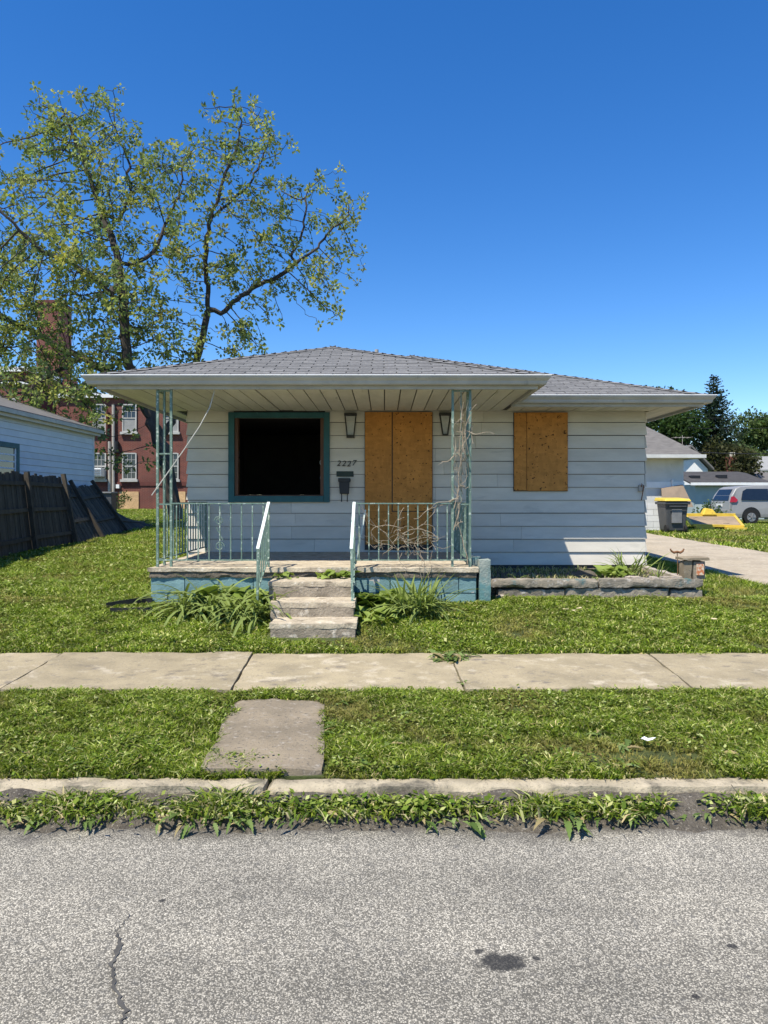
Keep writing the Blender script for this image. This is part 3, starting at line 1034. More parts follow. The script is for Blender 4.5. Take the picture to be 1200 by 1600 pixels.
build(MB().box(p.x - .05, p.x + .03, WY - .06, WY - .026, p.z - .03, p.z + .07), 'box', M['pipe'], ot, bevel=.004)
build(MB().tube([(p.x - .01, WY - .065, p.z + .04), (p.x - .02, WY - .09, p.z + .09), (p.x + .02, WY - .08, p.z + .06), (p.x - .005, WY - .045, p.z - .16)], .007, 6), 'wire', M['rust'], ot)

# rear corner down pipe seen past the left wall
dp = MB().tube([(-3.42, 20.2, 2.9), (-3.42, 20.15, 2.72), (-3.1, 20.0, 2.45), (-3.02, 19.6, 2.36)], .045, 8)
build(dp, 'downspout', M['gutter'], house, smooth=True)

# ------------------------------------------------------------------ porch
PX0, PX1, PY0 = -2.74, 1.08, 8.35
porch = thing('porch', 'concrete front porch with teal painted block base and worn steps', 'porch', (-.8, 8.35, .35))
slab = rough_mb(PX0 - .015, PX1 + .02, PY0 - .02, WY - .003, .735, FL, .05, .007, 6, 3, .014)
build(slab, 'floor_slab', M['step'], porch, smooth=True)
base = MB()
base.box(PX0 + .03, PX1 - .0, PY0 + .045, WY - .05, .05, .70)
bo = build(base, 'base_wall', M['mortar'], porch)
build(rough_mb(PX0 + .0, PX1 + .01, PY0 + .0, PY0 + .2, .668, .742, .03, .016, 12, 8, .02), 'crumbled_edge', M['crumble'], porch, smooth=True)
bw, bh = .40, .195
for row, z0 in enumerate((.49, .288, .086)):
    x = PX0 + .012 - (row % 2) * .2
    while x < PX1 - .02:
        a, b = max(x, PX0 + .012), min(x + bw, PX1)
        if b - a > .05:
            mb = rough_mb(a + .005, b - .005, PY0 + .022, PY0 + .12, z0 + .004, z0 + bh - .003, .05, .004, 8, row * 9 + x, .004)
            build(mb, 'block', M['teal_block'], bo, smooth=True)
        x += bw
    y = PY0 + .125
    while y < WY - .3:
        for X in (PX0 + .005, PX1 - .02):
            mb = MB().box(X, X + .1 - .075, y + .005, y + .395, z0 + .005, z0 + bh - .004)
            build(mb, 'block', M['teal_block'], bo)
        y += .4
pr = rough_mb(PX1 + .03, PX1 + .165, PY0 - .01, PY0 + .2, .34, .875, .05, .008, 7, 40, .015)
build(pr, 'corner_pier', M['pier'], porch, smooth=True)
pr = rough_mb(PX1 - .02, PX1 + .10, PY0 + .28, PY0 + .50, .70, .885, .05, .01, 7, 43, .015)
build(pr, 'broken_block', M['pier'], porch, smooth=True)
for i, (x0, x1, y0, y1, z0, z1) in enumerate(((-1.13, -.27, 7.06, 7.55, .16, .365), (-1.19, -.30, 7.44, 7.98, .18, .515), (-1.27, -.34, 7.83, 8.28, .2, .685))):
    st_ = build(rough_mb(x0 + .010, x1 - .012, y0 + .004, y1, z0, z1 - .050, .035, .008, 9, 50 + i, .008), 'step', M['step_riser'], porch, smooth=True)
    build(rough_mb(x0, x1, y0, y1 + .03, z1 - .056, z1, .03, .007, 11, 70 + i, .009), 'tread', M['step'], st_, smooth=True)

# ------------------------------------------------------------------ ironwork
RT, RB = 1.535, .87


def post_col(name, label, xa, xb, y, yb, extra):
    t = thing(name, label, 'post', ((xa + xb) / 2, y, FL))
    lean = extra
    for (x, yy) in ((xa, y), (xb, y), (xa if lean < 0 else xb, yb)):
        build(MB().beam((x, yy, FL - .01), (x + (.0 if lean < 0 else .004), yy, 2.903), .028, .028), 'upright', M['iron'], t)
    for z in (2.86, 2.12, RT - .01, RB):
        mb = MB().beam((xa + .0145, y, z), (xb - .0145, y, z), .02, .016)
        xc = xa if lean < 0 else xb
        mb.beam((xc, y + .0145, z), (xc, yb - .0145, z), .02, .016)
        build(mb, 'tie_bar', M['iron'], t)
    xm = (xa + xb) / 2
    build(MB().tube([(xm, y, RB), (xm, y, 2.86)], .007, 6), 'centre_rod', M['iron'], t)
    return t


post_col('porch_post', 'green iron corner post with a pale cable tied to it', -2.665, -2.505, 8.44, 8.70, -1)
post_col('porch_post', 'peeling green iron corner post wrapped in dry vine', .805, 1.01, 8.44, 8.70, 1)


def scroll(c, r, turns=1.3, flip=1, n=22):
    pts = []
    for i in range(n + 1):
        a = i / n * turns * 2 * math.pi
        rr = r * (1 - .62 * i / n)
        pts.append(c + Vector((math.cos(a) * rr * flip, 0, math.sin(a) * rr)))
    return pts


def baluster_row(t, p0, p1, zb0, zb1, zt0, zt1, n, r=.0085, twist=True):
    for i in range(n):
        f = (i + .5) / n
        x, y = lerp(p0[0], p1[0], f), lerp(p0[1], p1[1], f)
        b, tt = lerp(zb0, zb1, f), lerp(zt0, zt1, f)
        mb = MB()
        mb.beam((x, y, b), (x, y, tt), r * 1.7, r * 1.7)
        build(mb, 'baluster', M['iron'], t)


def railing(name, label, xpost, xstair, yb, foot, side_x):
    t = thing(name, label, 'railing', ((xpost + xstair) / 2, 8.42, FL))
    y = 8.42
    build(MB().beam((xpost, y, RT), (xstair, y, RT), .032, .014), 'top_rail', M['iron'], t)
    build(MB().beam((xpost, y, RB), (xstair, y, RB), .022, .014), 'bottom_rail', M['iron'], t)
    n = int(round(abs(xstair - xpost) / .121))
    baluster_row(t, (xpost, y), (xstair, y), RB + .007, RB + .007, RT - .007, RT - .007, n)
    # side run to the wall
    build(MB().beam((side_x, y + .3, RT), (side_x, WY - .05, RT), .032, .014), 'top_rail', M['iron'], t)
    build(MB().beam((side_x, y + .3, RB), (side_x, WY - .05, RB), .022, .014), 'bottom_rail', M['iron'], t)
    baluster_row(t, (side_x, y + .33), (side_x, WY - .06), RB + .007, RB + .007, RT - .007, RT - .007, 15)
    build(MB().beam((side_x, WY - .075, FL - .01), (side_x, WY - .075, RT - .008), .024, .024), 'end_post', M['iron'], t)
    # stair hand rail
    x = xstair
    hi, lo_ = Vector((x, y, RT + .012)), Vector((x + foot[0], 7.69, 1.05))
    build(MB().beam(hi, lo_, .036, .02), 'hand_rail', M['iron_white'], t, bevel=.004)
    build(MB().beam((x, y, FL - .01), (x, y, RT), .024, .024), 'stair_post', M['iron'], t)
    build(MB().beam(lo_ - Vector((0, -.01, .01)), Vector((x + foot[1], 7.69 - foot[3], foot[2])), .024, .024), 'stair_post', M['iron'], t)
    for i in range(5):
        f = (i + 1) / 6
        q = hi.lerp(lo_, f)
        zb = lerp(.90, foot[2] + .16, f)
        build(MB().beam((q.x, q.y, zb), (q.x, q.y, q.z - .012), .014, .014), 'baluster', M['iron'], t)
    build(MB().beam((x, y - .015, .90), (x + foot[1], 7.70, foot[2] + .16), .02, .014), 'stair_bottom_rail', M['iron'], t)
    return t


rl = railing('porch_railing', 'green iron porch railing with a scroll panel and worn pale handrail', -2.50, -1.355, 8.42, (.0, .0, .46, .02), -2.665)
mb = MB()
cx0 = -1.935
for s, zc in ((1, 1.33), (-1, 1.03)):
    c = Vector((cx0, 8.42, zc))
    mb.tube(scroll(c + Vector((-.005 * s, 0, 0)), .055, 1.35, -s), .0055, 5)
mb.tube([(cx0 - .04, 8.42, 1.26), (cx0 + .045, 8.42, 1.10)], .0055, 5)
build(mb, 'scroll', M['iron'], rl, smooth=True)
rr_ = railing('porch_railing', 'green iron porch railing tangled with dry vine stems', .80, -.35, 8.42, (.0, .02, .33, .17), 1.01)
build(MB().beam((-.335, 8.44, .82), (-.22, 8.47, 1.46), .02, .012), 'bent_strip', M['iron_white'], rr_)

# dry vines
def wig(p0, p1, n, amp, rng, sag=0):
    p0, p1 = Vector(p0), Vector(p1)
    o = Vector((rng.uniform(0, 50), rng.uniform(0, 50), 0))
    out = []
    for i in range(n + 1):
        f = i / n
        q = p0.lerp(p1, f)
        q += noise.noise_vector(Vector((f * 3, 0, 0)) + o) * amp
        q.z -= sag * 4 * f * (1 - f)
        out.append(q)
    return out


rv = random.Random(5)
vn = thing('dry_vine', 'leafless dry vine climbing the peeling iron post and railing', 'vine', (.7, 8.4, FL))
yv = 8.40
stems = [((.96, yv, .80), (.82, yv, 1.75), .07), ((.85, yv, 1.2), (.90, yv, 2.2), .09), ((.80, yv, 1.5), (.95, yv, 2.75), .10), ((.91, yv, 1.85), (.88, yv, 2.88), .06),
         ((.90, yv, 2.05), (1.02, yv, 2.45), .12), ((.82, yv, 2.1), (.62, yv - .05, 1.98), .05), ((.95, yv, 2.38), (1.28, yv - .05, 2.34), .04),
         ((.93, yv, 2.3), (1.05, yv - .04, 2.66), .10), ((.80, yv, 1.56), (.35, yv, 1.36), .05), ((.80, yv, 1.60), (.45, yv, 1.33), .06), ((.9, yv, 1.62), (.5, yv, 1.48), .05)]
for a, b, am in stems:
    build(MB().tube(wig(a, b, 22, am, rv), [.0062] * 8 + [.0048] * 8 + [.003] * 7, 5), 'stem', M['vine'], vn, smooth=True)
for i in range(9):
    cx_, cz_ = rv.uniform(.0, .62), rv.uniform(1.0, 1.34)
    r_ = rv.uniform(.06, .26)
    a0 = rv.uniform(0, 6.28)
    pts = []
    for k in range(20):
        a = a0 + k / 19 * rv.uniform(3.0, 5.0)
        pts.append(Vector((cx_ + math.cos(a) * r_ * (1 - .02 * k), yv - .02 + rv.uniform(-.012, .012), min(1.5, max(.86, cz_ + .5 * math.sin(a) * r_)))))
    build(MB().tube(pts, [lerp(.0042, .0016, k / 19) for k in range(20)], 4), 'stem', M['vine'], vn, smooth=True)
for i in range(22):
    a = (rv.uniform(-.05, .6), yv, rv.uniform(.9, 1.25))
    b = (a[0] + rv.uniform(-.35, .45), yv - .03, rv.uniform(.95, 1.5))
    build(MB().tube(wig(a, b, 14, .10, rv), rv.uniform(.0016, .0034), 4), 'stem', M['vine'], vn, smooth=True)
for i in range(16):
    a = (rv.uniform(.78, 1.0), yv, rv.uniform(1.2, 2.5))
    b = (rv.uniform(.74, 1.06), yv - rv.uniform(0, .06), a[2] + rv.uniform(.15, .6))
    build(MB().tube(wig(a, b, 14, .12, rv), [lerp(.0042, .0016, k / 14) for k in range(15)], 4), 'stem', M['vine'], vn, smooth=True)
for i in range(5):
    x = rv.uniform(0, .6)
    build(MB().tube(wig((x, 8.36, .98), (x + rv.uniform(-.1, .12), 8.30, rv.uniform(.55, .7)), 12, .06, rv), .003, 4), 'stem', M['vine'], vn, smooth=True)

cpts = [P(237, 774, 8.42), P(262, 739, 8.40), P(288, 702, 8.40), P(312, 666, 8.42), P(328, 636, 8.45), Vector((-1.99, 8.47, 2.91))]
cbt = build(MB().tube(cpts, .0065, 6), 'loose_cable', M['cable'], org=cpts[2], smooth=True)
tag(cbt, 'pale loose cable hanging from the soffit to the green corner post', 'cable')

# ------------------------------------------------------------------ planter bed
PLX0, PLX1, PLY = 1.27, 3.90, 8.76
plt = thing('planter_bed', 'low crumbling stone planter wall along the front of the house', 'planter', ((PLX0 + PLX1) / 2, PLY, .4))
build(MB().box(PLX0 + .02, PLX1 - .05, PLY + .14, WY - .03, .2, .545), 'soil', M['soil'], plt)
for row, (z0, z1, ov) in enumerate(((.28, .487, .0), (.507, .612, -.03))):
    x = PLX0 + (.12 if row == 0 else .03)
    while x < PLX1 - .1:
        w = R.uniform(.7, 1.5)
        x1 = min(x + w, PLX1)
        if PLX1 - x1 < .2:
            x1 = PLX1
        t = R.uniform(-.012, .008) - (.035 if (row == 1 and x > 2.75) else 0)
        build(rough_mb(x + .004, x1 - .004, PLY + ov, PLY + .16, z0, z1 + t, .035, .02, 9, row * 11 + x, .025), 'stone', M['stone_grey'], plt, smooth=True)
        x = x1
for i in range(9):
    x = R.uniform(2.95, 3.75)
    s = R.uniform(.05, .11)
    y = PLY + R.uniform(.02, .2)
    build(rough_mb(x, x + s * 1.4, y, y + s, .58, .58 + s * .6, .04, .012, 9, i, .02), 'rubble_stone', M['stone_light'], plt, smooth=True)
build(rough_mb(1.36, 1.5, PLY - .06, PLY + .05, .33, .42, .04, .012, 9, 4, .02), 'rubble_stone', M['stone_light'], plt, smooth=True)
build(rough_mb(PLX1 - .14, PLX1 - .01, PLY + .17, WY - .1, .3, .60, .09, .013, 6, 77, .02), 'side_wall', M['stone_light'], plt, smooth=True)

lt = thing('stone_lantern', 'small dark stone pillar with flat cap and orange tile on the planter corner', 'stone pillar', (3.72, PLY + .08, .6))
xa, xb = (1066 - 600) / F * 8.85, (1103 - 600) / F * 8.85
build(rough_mb(xa - .0, xa + .10, 8.80, 8.95, .60, .825, .05, .009, 8, 60, .015), 'pillar_block', M['old_slab'], lt, smooth=True)
build(rough_mb(xa + .115, xb - .03, 8.79, 8.95, .60, .825, .05, .007, 8, 61, .012), 'pillar_block', M['stone_grey'], lt, smooth=True)
build(rough_mb(xa - .03, xb + .01, 8.76, 9.0, .83, .875, .06, .009, 7, 62, .015), 'cap_stone', M['old_slab'], lt, smooth=True)
build(MB().box(xa + .145, xa + .235, 8.772, 8.785, .655, .79), 'tile', M['orange_tile'], lt)
orn = thing('garden_stake', 'thin stake with rusty curled ornament behind the stone pillar', 'garden stake', (3.45, 9.3, .55))
c = P(1058, 862, 9.3)
build(MB().tube([(c.x, 9.3, .5), (c.x + .01, 9.3, .7), (c.x, 9.3, c.z)], .006, 5), 'stake', M['rust'], orn)
mb = MB()
for s in (-1, 1):
    mb.tube([(c.x, 9.3, c.z), (c.x + s * .04, 9.3, c.z - .012), (c.x + s * .07, 9.3, c.z + .005), (c.x + s * .09, 9.3, c.z + .035), (c.x + s * .075, 9.3, c.z + .04)], [.016, .017, .014, .008, .004], 6)
build(mb, 'ornament', M['rust'], orn, smooth=True)

# ------------------------------------------------------------------ neighbour's house on the left
NX, NY1, NY0 = -9.35, 23.0, 9.0
nb = thing('neighbour_house', 'pale blue-white sided house behind the collapsed wooden fence', 'house', (NX - 3, 16, .5))
build(MB().box(NX - 7, NX, NY0, NY1, .3, 3.72), 'wall', M['fascia'], nb)
nwall = nb.children[0] if len(nb.children) else None
for ob in bpy.data.objects:
    if ob.parent == nb and ob.name.startswith('wall'):
        nwall = ob
NE = .17
z = .6
k = 0
wz = (1.9, 2.98)
wy = (16.75, 18.3)                                            # window in the side wall
while z < 3.70:
    zt = min(z + NE - .009, 3.72)
    for a, b in (((NY0, NY1),) if (zt < wz[0] + .06 or z > wz[1] - .06) else ((NY0, wy[0]), (wy[1], NY1))):
        mb = MB()
        mb.hexa([(NX + .001, a, z), (NX + .022, a, z), (NX + .022, b - .01, z), (NX + .001, b - .01, z)],
                [(NX + .001, a, zt), (NX + .005, a, zt), (NX + .005, b - .01, zt), (NX + .001, b - .01, zt)])
        build(mb, 'siding_board', M['siding2'], nwall)
    z += NE
build(MB().box(NX - .02, NX + .03, NY1 - .008, NY1 + .07, .4, 3.72), 'corner_trim', M['white'], nb)
wn_ = build(MB().box(NX - .01, NX + .012, wy[0] + .01, wy[1] - .01, wz[0], wz[1]), 'window', M['pane_dark'], nb)
for q in ((NX + .013, NX + .05, wy[0], wy[0] + .13, wz[0], wz[1]), (NX + .013, NX + .05, wy[1] - .13, wy[1], wz[0], wz[1]),
          (NX + .013, NX + .05, wy[0] + .131, wy[1] - .131, wz[1] - .13, wz[1]), (NX + .013, NX + .06, wy[0] + .131, wy[1] - .131, wz[0], wz[0] + .1)):
    build(MB().box(*q), 'frame', M['teal'], wn_)
for q in ((NX + .013, NX + .03, wy[0] + .131, wy[0] + .20, wz[0] + .1, wz[1] - .13), (NX + .013, NX + .03, wy[1] - .20, wy[1] - .131, wz[0] + .1, wz[1] - .13)):
    build(MB().box(*q), 'sash', M['white'], wn_)
for i in range(1, 5):
    zz = lerp(wz[0] + .1, wz[1] - .13, i / 5)
    build(MB().box(NX + .013, NX + .026, wy[0] + .201, wy[1] - .201, zz - .018, zz + .018), 'sash_bar', M['white'], wn_)
# eave: sloped soffit, fascia, roof
mb = MB()
mb.hexa([(NX, NY0 - .5, 3.60), (NX + .18, NY0 - .5, 3.60), (NX + .18, NY1 + .12, 3.60), (NX, NY1 + .12, 3.60)],
        [(NX, NY0 - .5, 3.63), (NX + .18, NY0 - .5, 3.63), (NX + .18, NY1 + .12, 3.63), (NX, NY1 + .12, 3.63)])
build(mb, 'soffit', M['cream'], nb)
build(MB().box(NX + .18, NX + .21, NY0 - .5, NY1 + .12, 3.58, 3.74), 'fascia', M['cream'], nb)
build(MB().box(NX + .212, NX + .31, NY0 - .5, NY1 + .14, 3.66, 3.76), 'gutter', M['gutter'], nb)
mb = MB()
mb.hexa([(NX - 3.5, NY0 - .5, 5.0), (NX + .25, NY0 - .5, 3.76), (NX + .25, NY1 + .12, 3.76), (NX - 3.5, NY1 + .12, 5.0)],
        [(NX - 3.5, NY0 - .5, 5.06), (NX + .25, NY0 - .5, 3.80), (NX + .25, NY1 + .12, 3.80), (NX - 3.5, NY1 + .12, 5.06)])
mb.hexa([(NX - 7.5, NY0 - .5, 3.76), (NX - 3.5, NY0 - .5, 5.0), (NX - 3.5, NY1 + .12, 5.0), (NX - 7.5, NY1 + .12, 3.76)],
        [(NX - 7.5, NY0 - .5, 3.80), (NX - 3.5, NY0 - .5, 5.06), (NX - 3.5, NY1 + .12, 5.06), (NX - 7.5, NY1 + .12, 3.80)])
for yy in (NY0 - .0, NY1 - .1):
    mb.poly_prism([(NX - 7, 3.72), (NX, 3.72), (NX - 3.5, 4.99)], yy, yy + .1)
build(mb, 'roof', M['roof_far'], nb)

# ------------------------------------------------------------------ collapsed fence
def fence_panel(label, nb_, nt, fb, ft, n, posts=(), rails=(.16, .52, .86), seed=0):
    """corners: near bottom, near top, far bottom, far top"""
    t = thing('fence_panel', label, 'fence', nb_, 'collapsed wooden fence')
    nb_, nt, fb, ft = map(Vector, (nb_, nt, fb, ft))
    rg = random.Random(seed)
    nrm = ((fb - nb_).cross(nt - nb_)).normalized()
    if nrm.x < 0:
        nrm = -nrm
    for i in range(n):
        a, b = i / n, (i + .93) / n
        top = 1 + rg.uniform(-.03, .012)
        bot = rg.uniform(-.01, .015)
        o = nrm * rg.uniform(-.006, .006)
        def q(f, h):
            return nb_.lerp(fb, f).lerp(nt.lerp(ft, f), h) + o
        mb = MB().hexa([q(a, bot) - nrm * .009, q(b, bot) - nrm * .009, q(b, bot) + nrm * .009, q(a, bot) + nrm * .009],
                       [q(a, top) - nrm * .009, q(b, top) - nrm * .009, q(b, top) + nrm * .009, q(a, top) + nrm * .009])
        build(mb, 'board', M['fence'], t)
    for h in rails:
        mb = MB().beam(nb_.lerp(nt, h) + nrm * .036, fb.lerp(ft, h) + nrm * .036, .038, .085, up=(nt - nb_).normalized())
        build(mb, 'rail', M['fence_rail'], t)
    for f, h0, h1, out in posts:
        b0, t0 = nb_.lerp(fb, f), nt.lerp(ft, f)
        build(MB().beam(b0.lerp(t0, h0) + nrm * out, b0.lerp(t0, h1) + nrm * out, .09, .09, up=(1, 0, 0)), 'post', M['fence_rail'], t)
    return t


G = lambda x, y: Vector((x, y, ground_z(x, y) + .02))


def U_(v, x, z):
    return Vector((v.x + x, v.y, v.z + z))


# standing panels leaning back a little, then the fallen ones
FB = [G(*q) for q in ((-6.75, 10.6), (-7.2, 13.1), (-7.6, 15.5), (-7.66, 17.7), (-7.85, 19.9), (-8.2, 22.8), (-8.40, 26.2))]
FT = [U_(q, dx, dz) for q, dx, dz in zip(FB, (-.12, -.15, -.2, -.32, -.85, -1.05, -1.55), (1.68, 1.68, 1.68, 1.64, 1.45, 1.50, .30))]
fence_panel('grey plank fence panel standing upright at the street end of the fence', FB[0], FT[0], FB[1] - Vector((0, .02, 0)), FT[1] - Vector((0, .02, 0)), 17, seed=1, posts=((.98, -.02, 1.0, .1),))
fence_panel('grey plank fence panel standing below the neighbour\'s window', FB[1], FT[1], FB[2] - Vector((0, .02, 0)), FT[2] - Vector((0, .02, 0)), 16, seed=2, posts=((.97, -.03, 1.0, .1),))
fence_panel('grey plank fence panel leaning back slightly between two slanted posts', FB[2], FT[2], FB[3] - Vector((0, .02, 0)), FT[3] - Vector((0, .02, 0)), 15, seed=3, posts=((.97, -.03, 1.03, .1),))
fence_panel('dark twisted fence panel half fallen beside the last standing post', FB[3] + Vector((.1, .05, 0)), U_(FB[3], -.62, 1.45), FB[4] - Vector((0, .03, 0)), FT[4] - Vector((0, .03, 0)), 15, seed=4, posts=((.9, -.02, 1.05, .1),), rails=(.35, .78))
fence_panel('dark fence panel fallen back against the pale sided house', FB[4] + Vector((.05, .03, 0)), U_(FB[4], -.95, 1.35), FB[5] - Vector((0, .03, 0)), FT[5] - Vector((0, .03, 0)), 20, seed=5, posts=((.9, -.02, 1.04, .1),), rails=(.3, .75))
fence_panel('last fence panel sinking flat at the edge of the sunlit yard', FB[5] + Vector((.05, .03, 0)), U_(FB[5], -1.05, 1.30), FB[6], FT[6], 22, seed=6, posts=(), rails=(.25, .9))

# ------------------------------------------------------------------ red brick building
BY = 46.0
S = F / BY


def bx(px):
    return (px - CX) / S


def bz(py):
    return EYE - (py - HY) / S


brk = thing('brick_building', 'red brick two-storey building with white sash windows behind the yards', 'building', (bx(200), BY, .8))
build(MB().box(bx(88), bx(420), BY, BY + 14, .2, bz(622)), 'wall', M['brick'], brk)
build(MB().box(bx(-260), bx(57), BY - .6, BY + 14, .2, bz(584)), 'wall', M['brick'], brk)
build(MB().box(bx(88) - .05, bx(421), BY - .25, BY + 14.2, bz(622) + .001, bz(616)), 'cornice', M['white'], brk)
build(MB().box(bx(-262), bx(59), BY - .9, BY + 14.2, bz(584) + .001, bz(577)), 'cornice', M['white'], brk)
build(MB().box(bx(-262), bx(58), BY - .72, BY - .601, bz(603), bz(599)), 'string_band', M['white'], brk)
build(MB().box(bx(88), bx(420), BY - .06, BY - .001, bz(759), bz(753)), 'string_band', M['brick_dark'], brk)


def far_window(par, x0, x1, y0, y1, yface, shade=0.0, cols=3, rows=(2, 2)):
    """white sash window: frame, sill, meeting rail, bars"""
    X0, X1, Z0_, Z1 = bx(x0), bx(x1), bz(y1), bz(y0)
    w = build(MB().box(X0, X1, yface - .03, yface - .004, Z0_, Z1), 'window', M['pane_dark'], par)
    t = .06
    for q in ((X0 - .02, X0 + t, Z0_, Z1), (X1 - t, X1 + .02, Z0_, Z1), (X0 + t, X1 - t, Z1 - t, Z1 + .02), (X0 + t, X1 - t, Z0_, Z0_ + t)):
        build(MB().box(q[0], q[1], yface - .09, yface - .031, q[2], q[3]), 'frame', M['sash'], w)
    zm = (Z0_ + Z1) / 2
    build(MB().box(X0 + t, X1 - t, yface - .08, yface - .031, zm - .035, zm + .035), 'meeting_rail', M['sash'], w)
    build(MB().box(X0 - .12, X1 + .12, yface - .2, yface - .031, Z0_ - .16, Z0_ - .001), 'sill', M['sash'], w)
    for i in range(1, cols):
        xx = lerp(X0 + t, X1 - t, i / cols)
        build(MB().box(xx - .012, xx + .012, yface - .06, yface - .031, zm + .035, Z1 - t), 'bar', M['sash'], w)
        if not shade:
            build(MB().box(xx - .012, xx + .012, yface - .06, yface - .031, Z0_ + t, zm - .035), 'bar', M['sash'], w)
    for lo, hi in ((zm + .035, Z1 - t),) + (() if shade else ((Z0_ + t, zm - .035),)):
        zz = (lo + hi) / 2
        build(MB().box(X0 + t, X1 - t, yface - .055, yface - .031, zz - .012, zz + .012), 'bar', M['sash'], w)
    if shade:
        build(MB().box(X0 + t, X1 - t, yface - .045, yface - .0305, Z0_ + t, zm - .036), 'blind', M['shade'], w)
    return w


for a, b_ in ((146, 166), (192, 213.5), (257, 279), (302, 324), (350, 372), (394, 416)):
    far_window(brk, a, b_, 632, 675, BY, shade=1)
    far_window(brk, a, b_, 708, 749, BY)
for a, b_ in ((-30, -10), (12, 33)):
    far_window(brk, a, b_, 625, 668, BY - .6)
    far_window(brk, a, b_, 705, 749, BY - .6)
for a, b_ in ((187, 217), (256, 290)):
    build(MB().box(bx(a), bx(b_), BY - .06, BY - .001, bz(798), bz(768)), 'basement_board', M['osb_pale'], brk)
build(MB().box(bx(183), bx(188), BY - .22, BY - .001, bz(763), bz(757)), 'wall_light', M['white'], brk)
for px, y0, y1, rr, mt in ((172.5, 690, 768, .1, 'pipe'), (178.5, 632, 792, .10, 'pipe'), (168.5, 640, 705, .08, 'brick_dark'), (183.5, 690, 708, .16, 'black')):
    build(MB().tube([(bx(px), BY - .15, bz(y1)), (bx(px), BY - .15, bz(y0))], rr, 8), 'wall_pipe', M[mt], brk, smooth=True)
ch = thing('chimney_stack', 'tall square red brick chimney stack behind the big tree', 'chimney', (bx(74), BY + 3, .5))
s2 = F / (BY + 3)
build(MB().box((57 - CX) / s2, (92 - CX) / s2, BY + 3, BY + 5, .2, EYE + (778 - 474) / s2), 'shaft', M['brick'], ch)
build(MB().box((56 - CX) / s2, (93 - CX) / s2, BY + 2.9, BY + 5.1, EYE + (778 - 474) / s2 + .001, EYE + (778 - 469) / s2), 'cap', M['brick_dark'], ch)
build(MB().box((96 - CX) / s2, (110 - CX) / s2, BY + 3.2, BY + 4.2, .2, EYE + (778 - 592) / s2), 'side_flue', M['brick'], ch)
ac = thing('window_air_conditioner', 'white air conditioner unit under a sash window of the brick building', 'air conditioner', (bx(155), BY - .4, bz(748)))
build(MB().box(bx(146), bx(165), BY - .75, BY - .1, bz(745), bz(732)), 'casing', M['white'], ac, bevel=.02)
for i in range(4):
    build(MB().box(bx(147), bx(164), BY - .78, BY - .751, bz(743.5 - i * 2.7), bz(742.2 - i * 2.7)), 'louvre', M['grey_plastic'], ac)
dmp = thing('dark_bin', 'dark wheeled bin standing by the brick building pipes', 'bin', (bx(165), 40, .8))
build(MB().box((153 - 600) / 28, (174 - 600) / 28, 40, 40.8, .78, EYE - (771 - 778) / 28), 'body', M['cart'], dmp, bevel=.03)
build(MB().box((152 - 600) / 28, (175 - 600) / 28, 39.9, 40.85, EYE - (771 - 778) / 28 + .001, EYE - (768.5 - 778) / 28), 'lid', M['grey_plastic'], dmp, bevel=.02)

# ------------------------------------------------------------------ white garage on the right
GY = 23.6
gs = F / GY
gx = lambda px: (px - CX) / gs
gz = lambda py: EYE - (py - HY) / gs
gar = thing('white_garage', 'white garage with grey hip roof beside the gravel drive', 'garage', (gx(1030), GY, .5))
GX0, GX1 = gx(1068) - 5.6, gx(1068)
gw = build(MB().box(GX0, GX1, GY, GY + 6, .3, 2.98), 'wall', M['stucco'], gar)
bm_me = MB().box(-.195, .195, -.02, 0, -.095, .095).mesh('block')
bm_me.materials.append(M['block_white'])
for r_ in range(5):
    x = GX0 + .2 + (r_ % 2) * .2
    while x < GX1 - .19:
        piece('block', bm_me, None, gw, Matrix.Translation((x, GY - .002, .52 + .2 * r_)))
        x += .4
build(MB().box(GX0, GX1 + .01, GY - .05, GY - .001, 1.93, 2.13), 'wall_band', M['white'], gar)
build(MB().box(GX1 - .42, GX1 - .36, GY - .1, GY - .03, .8, 2.2), 'downspout', M['white'], gar, bevel=.01)
gr = MB()
e0, e1, f0, f1, ze, zp = GX0 - .4, gx(1089), GY - .5, GY + 6.4, 2.98, 5.55
ap0, ap1 = (e0 + 3.2, GY + 2.95), (e1 - 3.2, GY + 2.95)
gr.add([(e0, f0, ze), (e1, f0, ze), (e1, f1, ze), (e0, f1, ze), (ap0[0], ap0[1], zp), (ap1[0], ap1[1], zp)], [(0, 1, 5, 4), (1, 2, 5), (2, 3, 4, 5), (3, 0, 4), (3, 2, 1, 0)])
build(gr, 'roof', M['roof_far'], gar)
build(MB().box(e0, e1, f0 - .06, f0 - .002, ze - .09, ze + .02), 'fascia', M['stucco'], gar)
build(MB().box(e1 + .002, e1 + .06, f0 - .06, f1, ze - .09, ze + .02), 'fascia', M['stucco'], gar)
build(MB().box(e0 + .02, e1 - .02, f0 + .002, GY - .005, ze - .10, ze - .08), 'soffit', M['stucco'], gar)
an = thing('roof_antenna', 'thin rooftop aerial on the grey hip roof of the white garage', 'antenna', (gx(1068), GY + 1.4, 3.5))
ax_, ay_ = gx(1070) * 25 / GY, 25.2
build(MB().tube([(ax_, ay_, 2.9), (ax_, ay_, 3.8)], .009, 6), 'mast', M['pipe'], an)
build(MB().tube([(ax_ - .32, ay_, 3.72), (ax_ + .28, ay_, 3.72)], .007, 5), 'boom', M['pipe'], an)
for i in range(5):
    build(MB().tube([(ax_ - .3 + .14 * i, ay_ - .25, 3.722), (ax_ - .3 + .14 * i, ay_ + .25, 3.722)], .005, 4), 'element', M['pipe'], an)
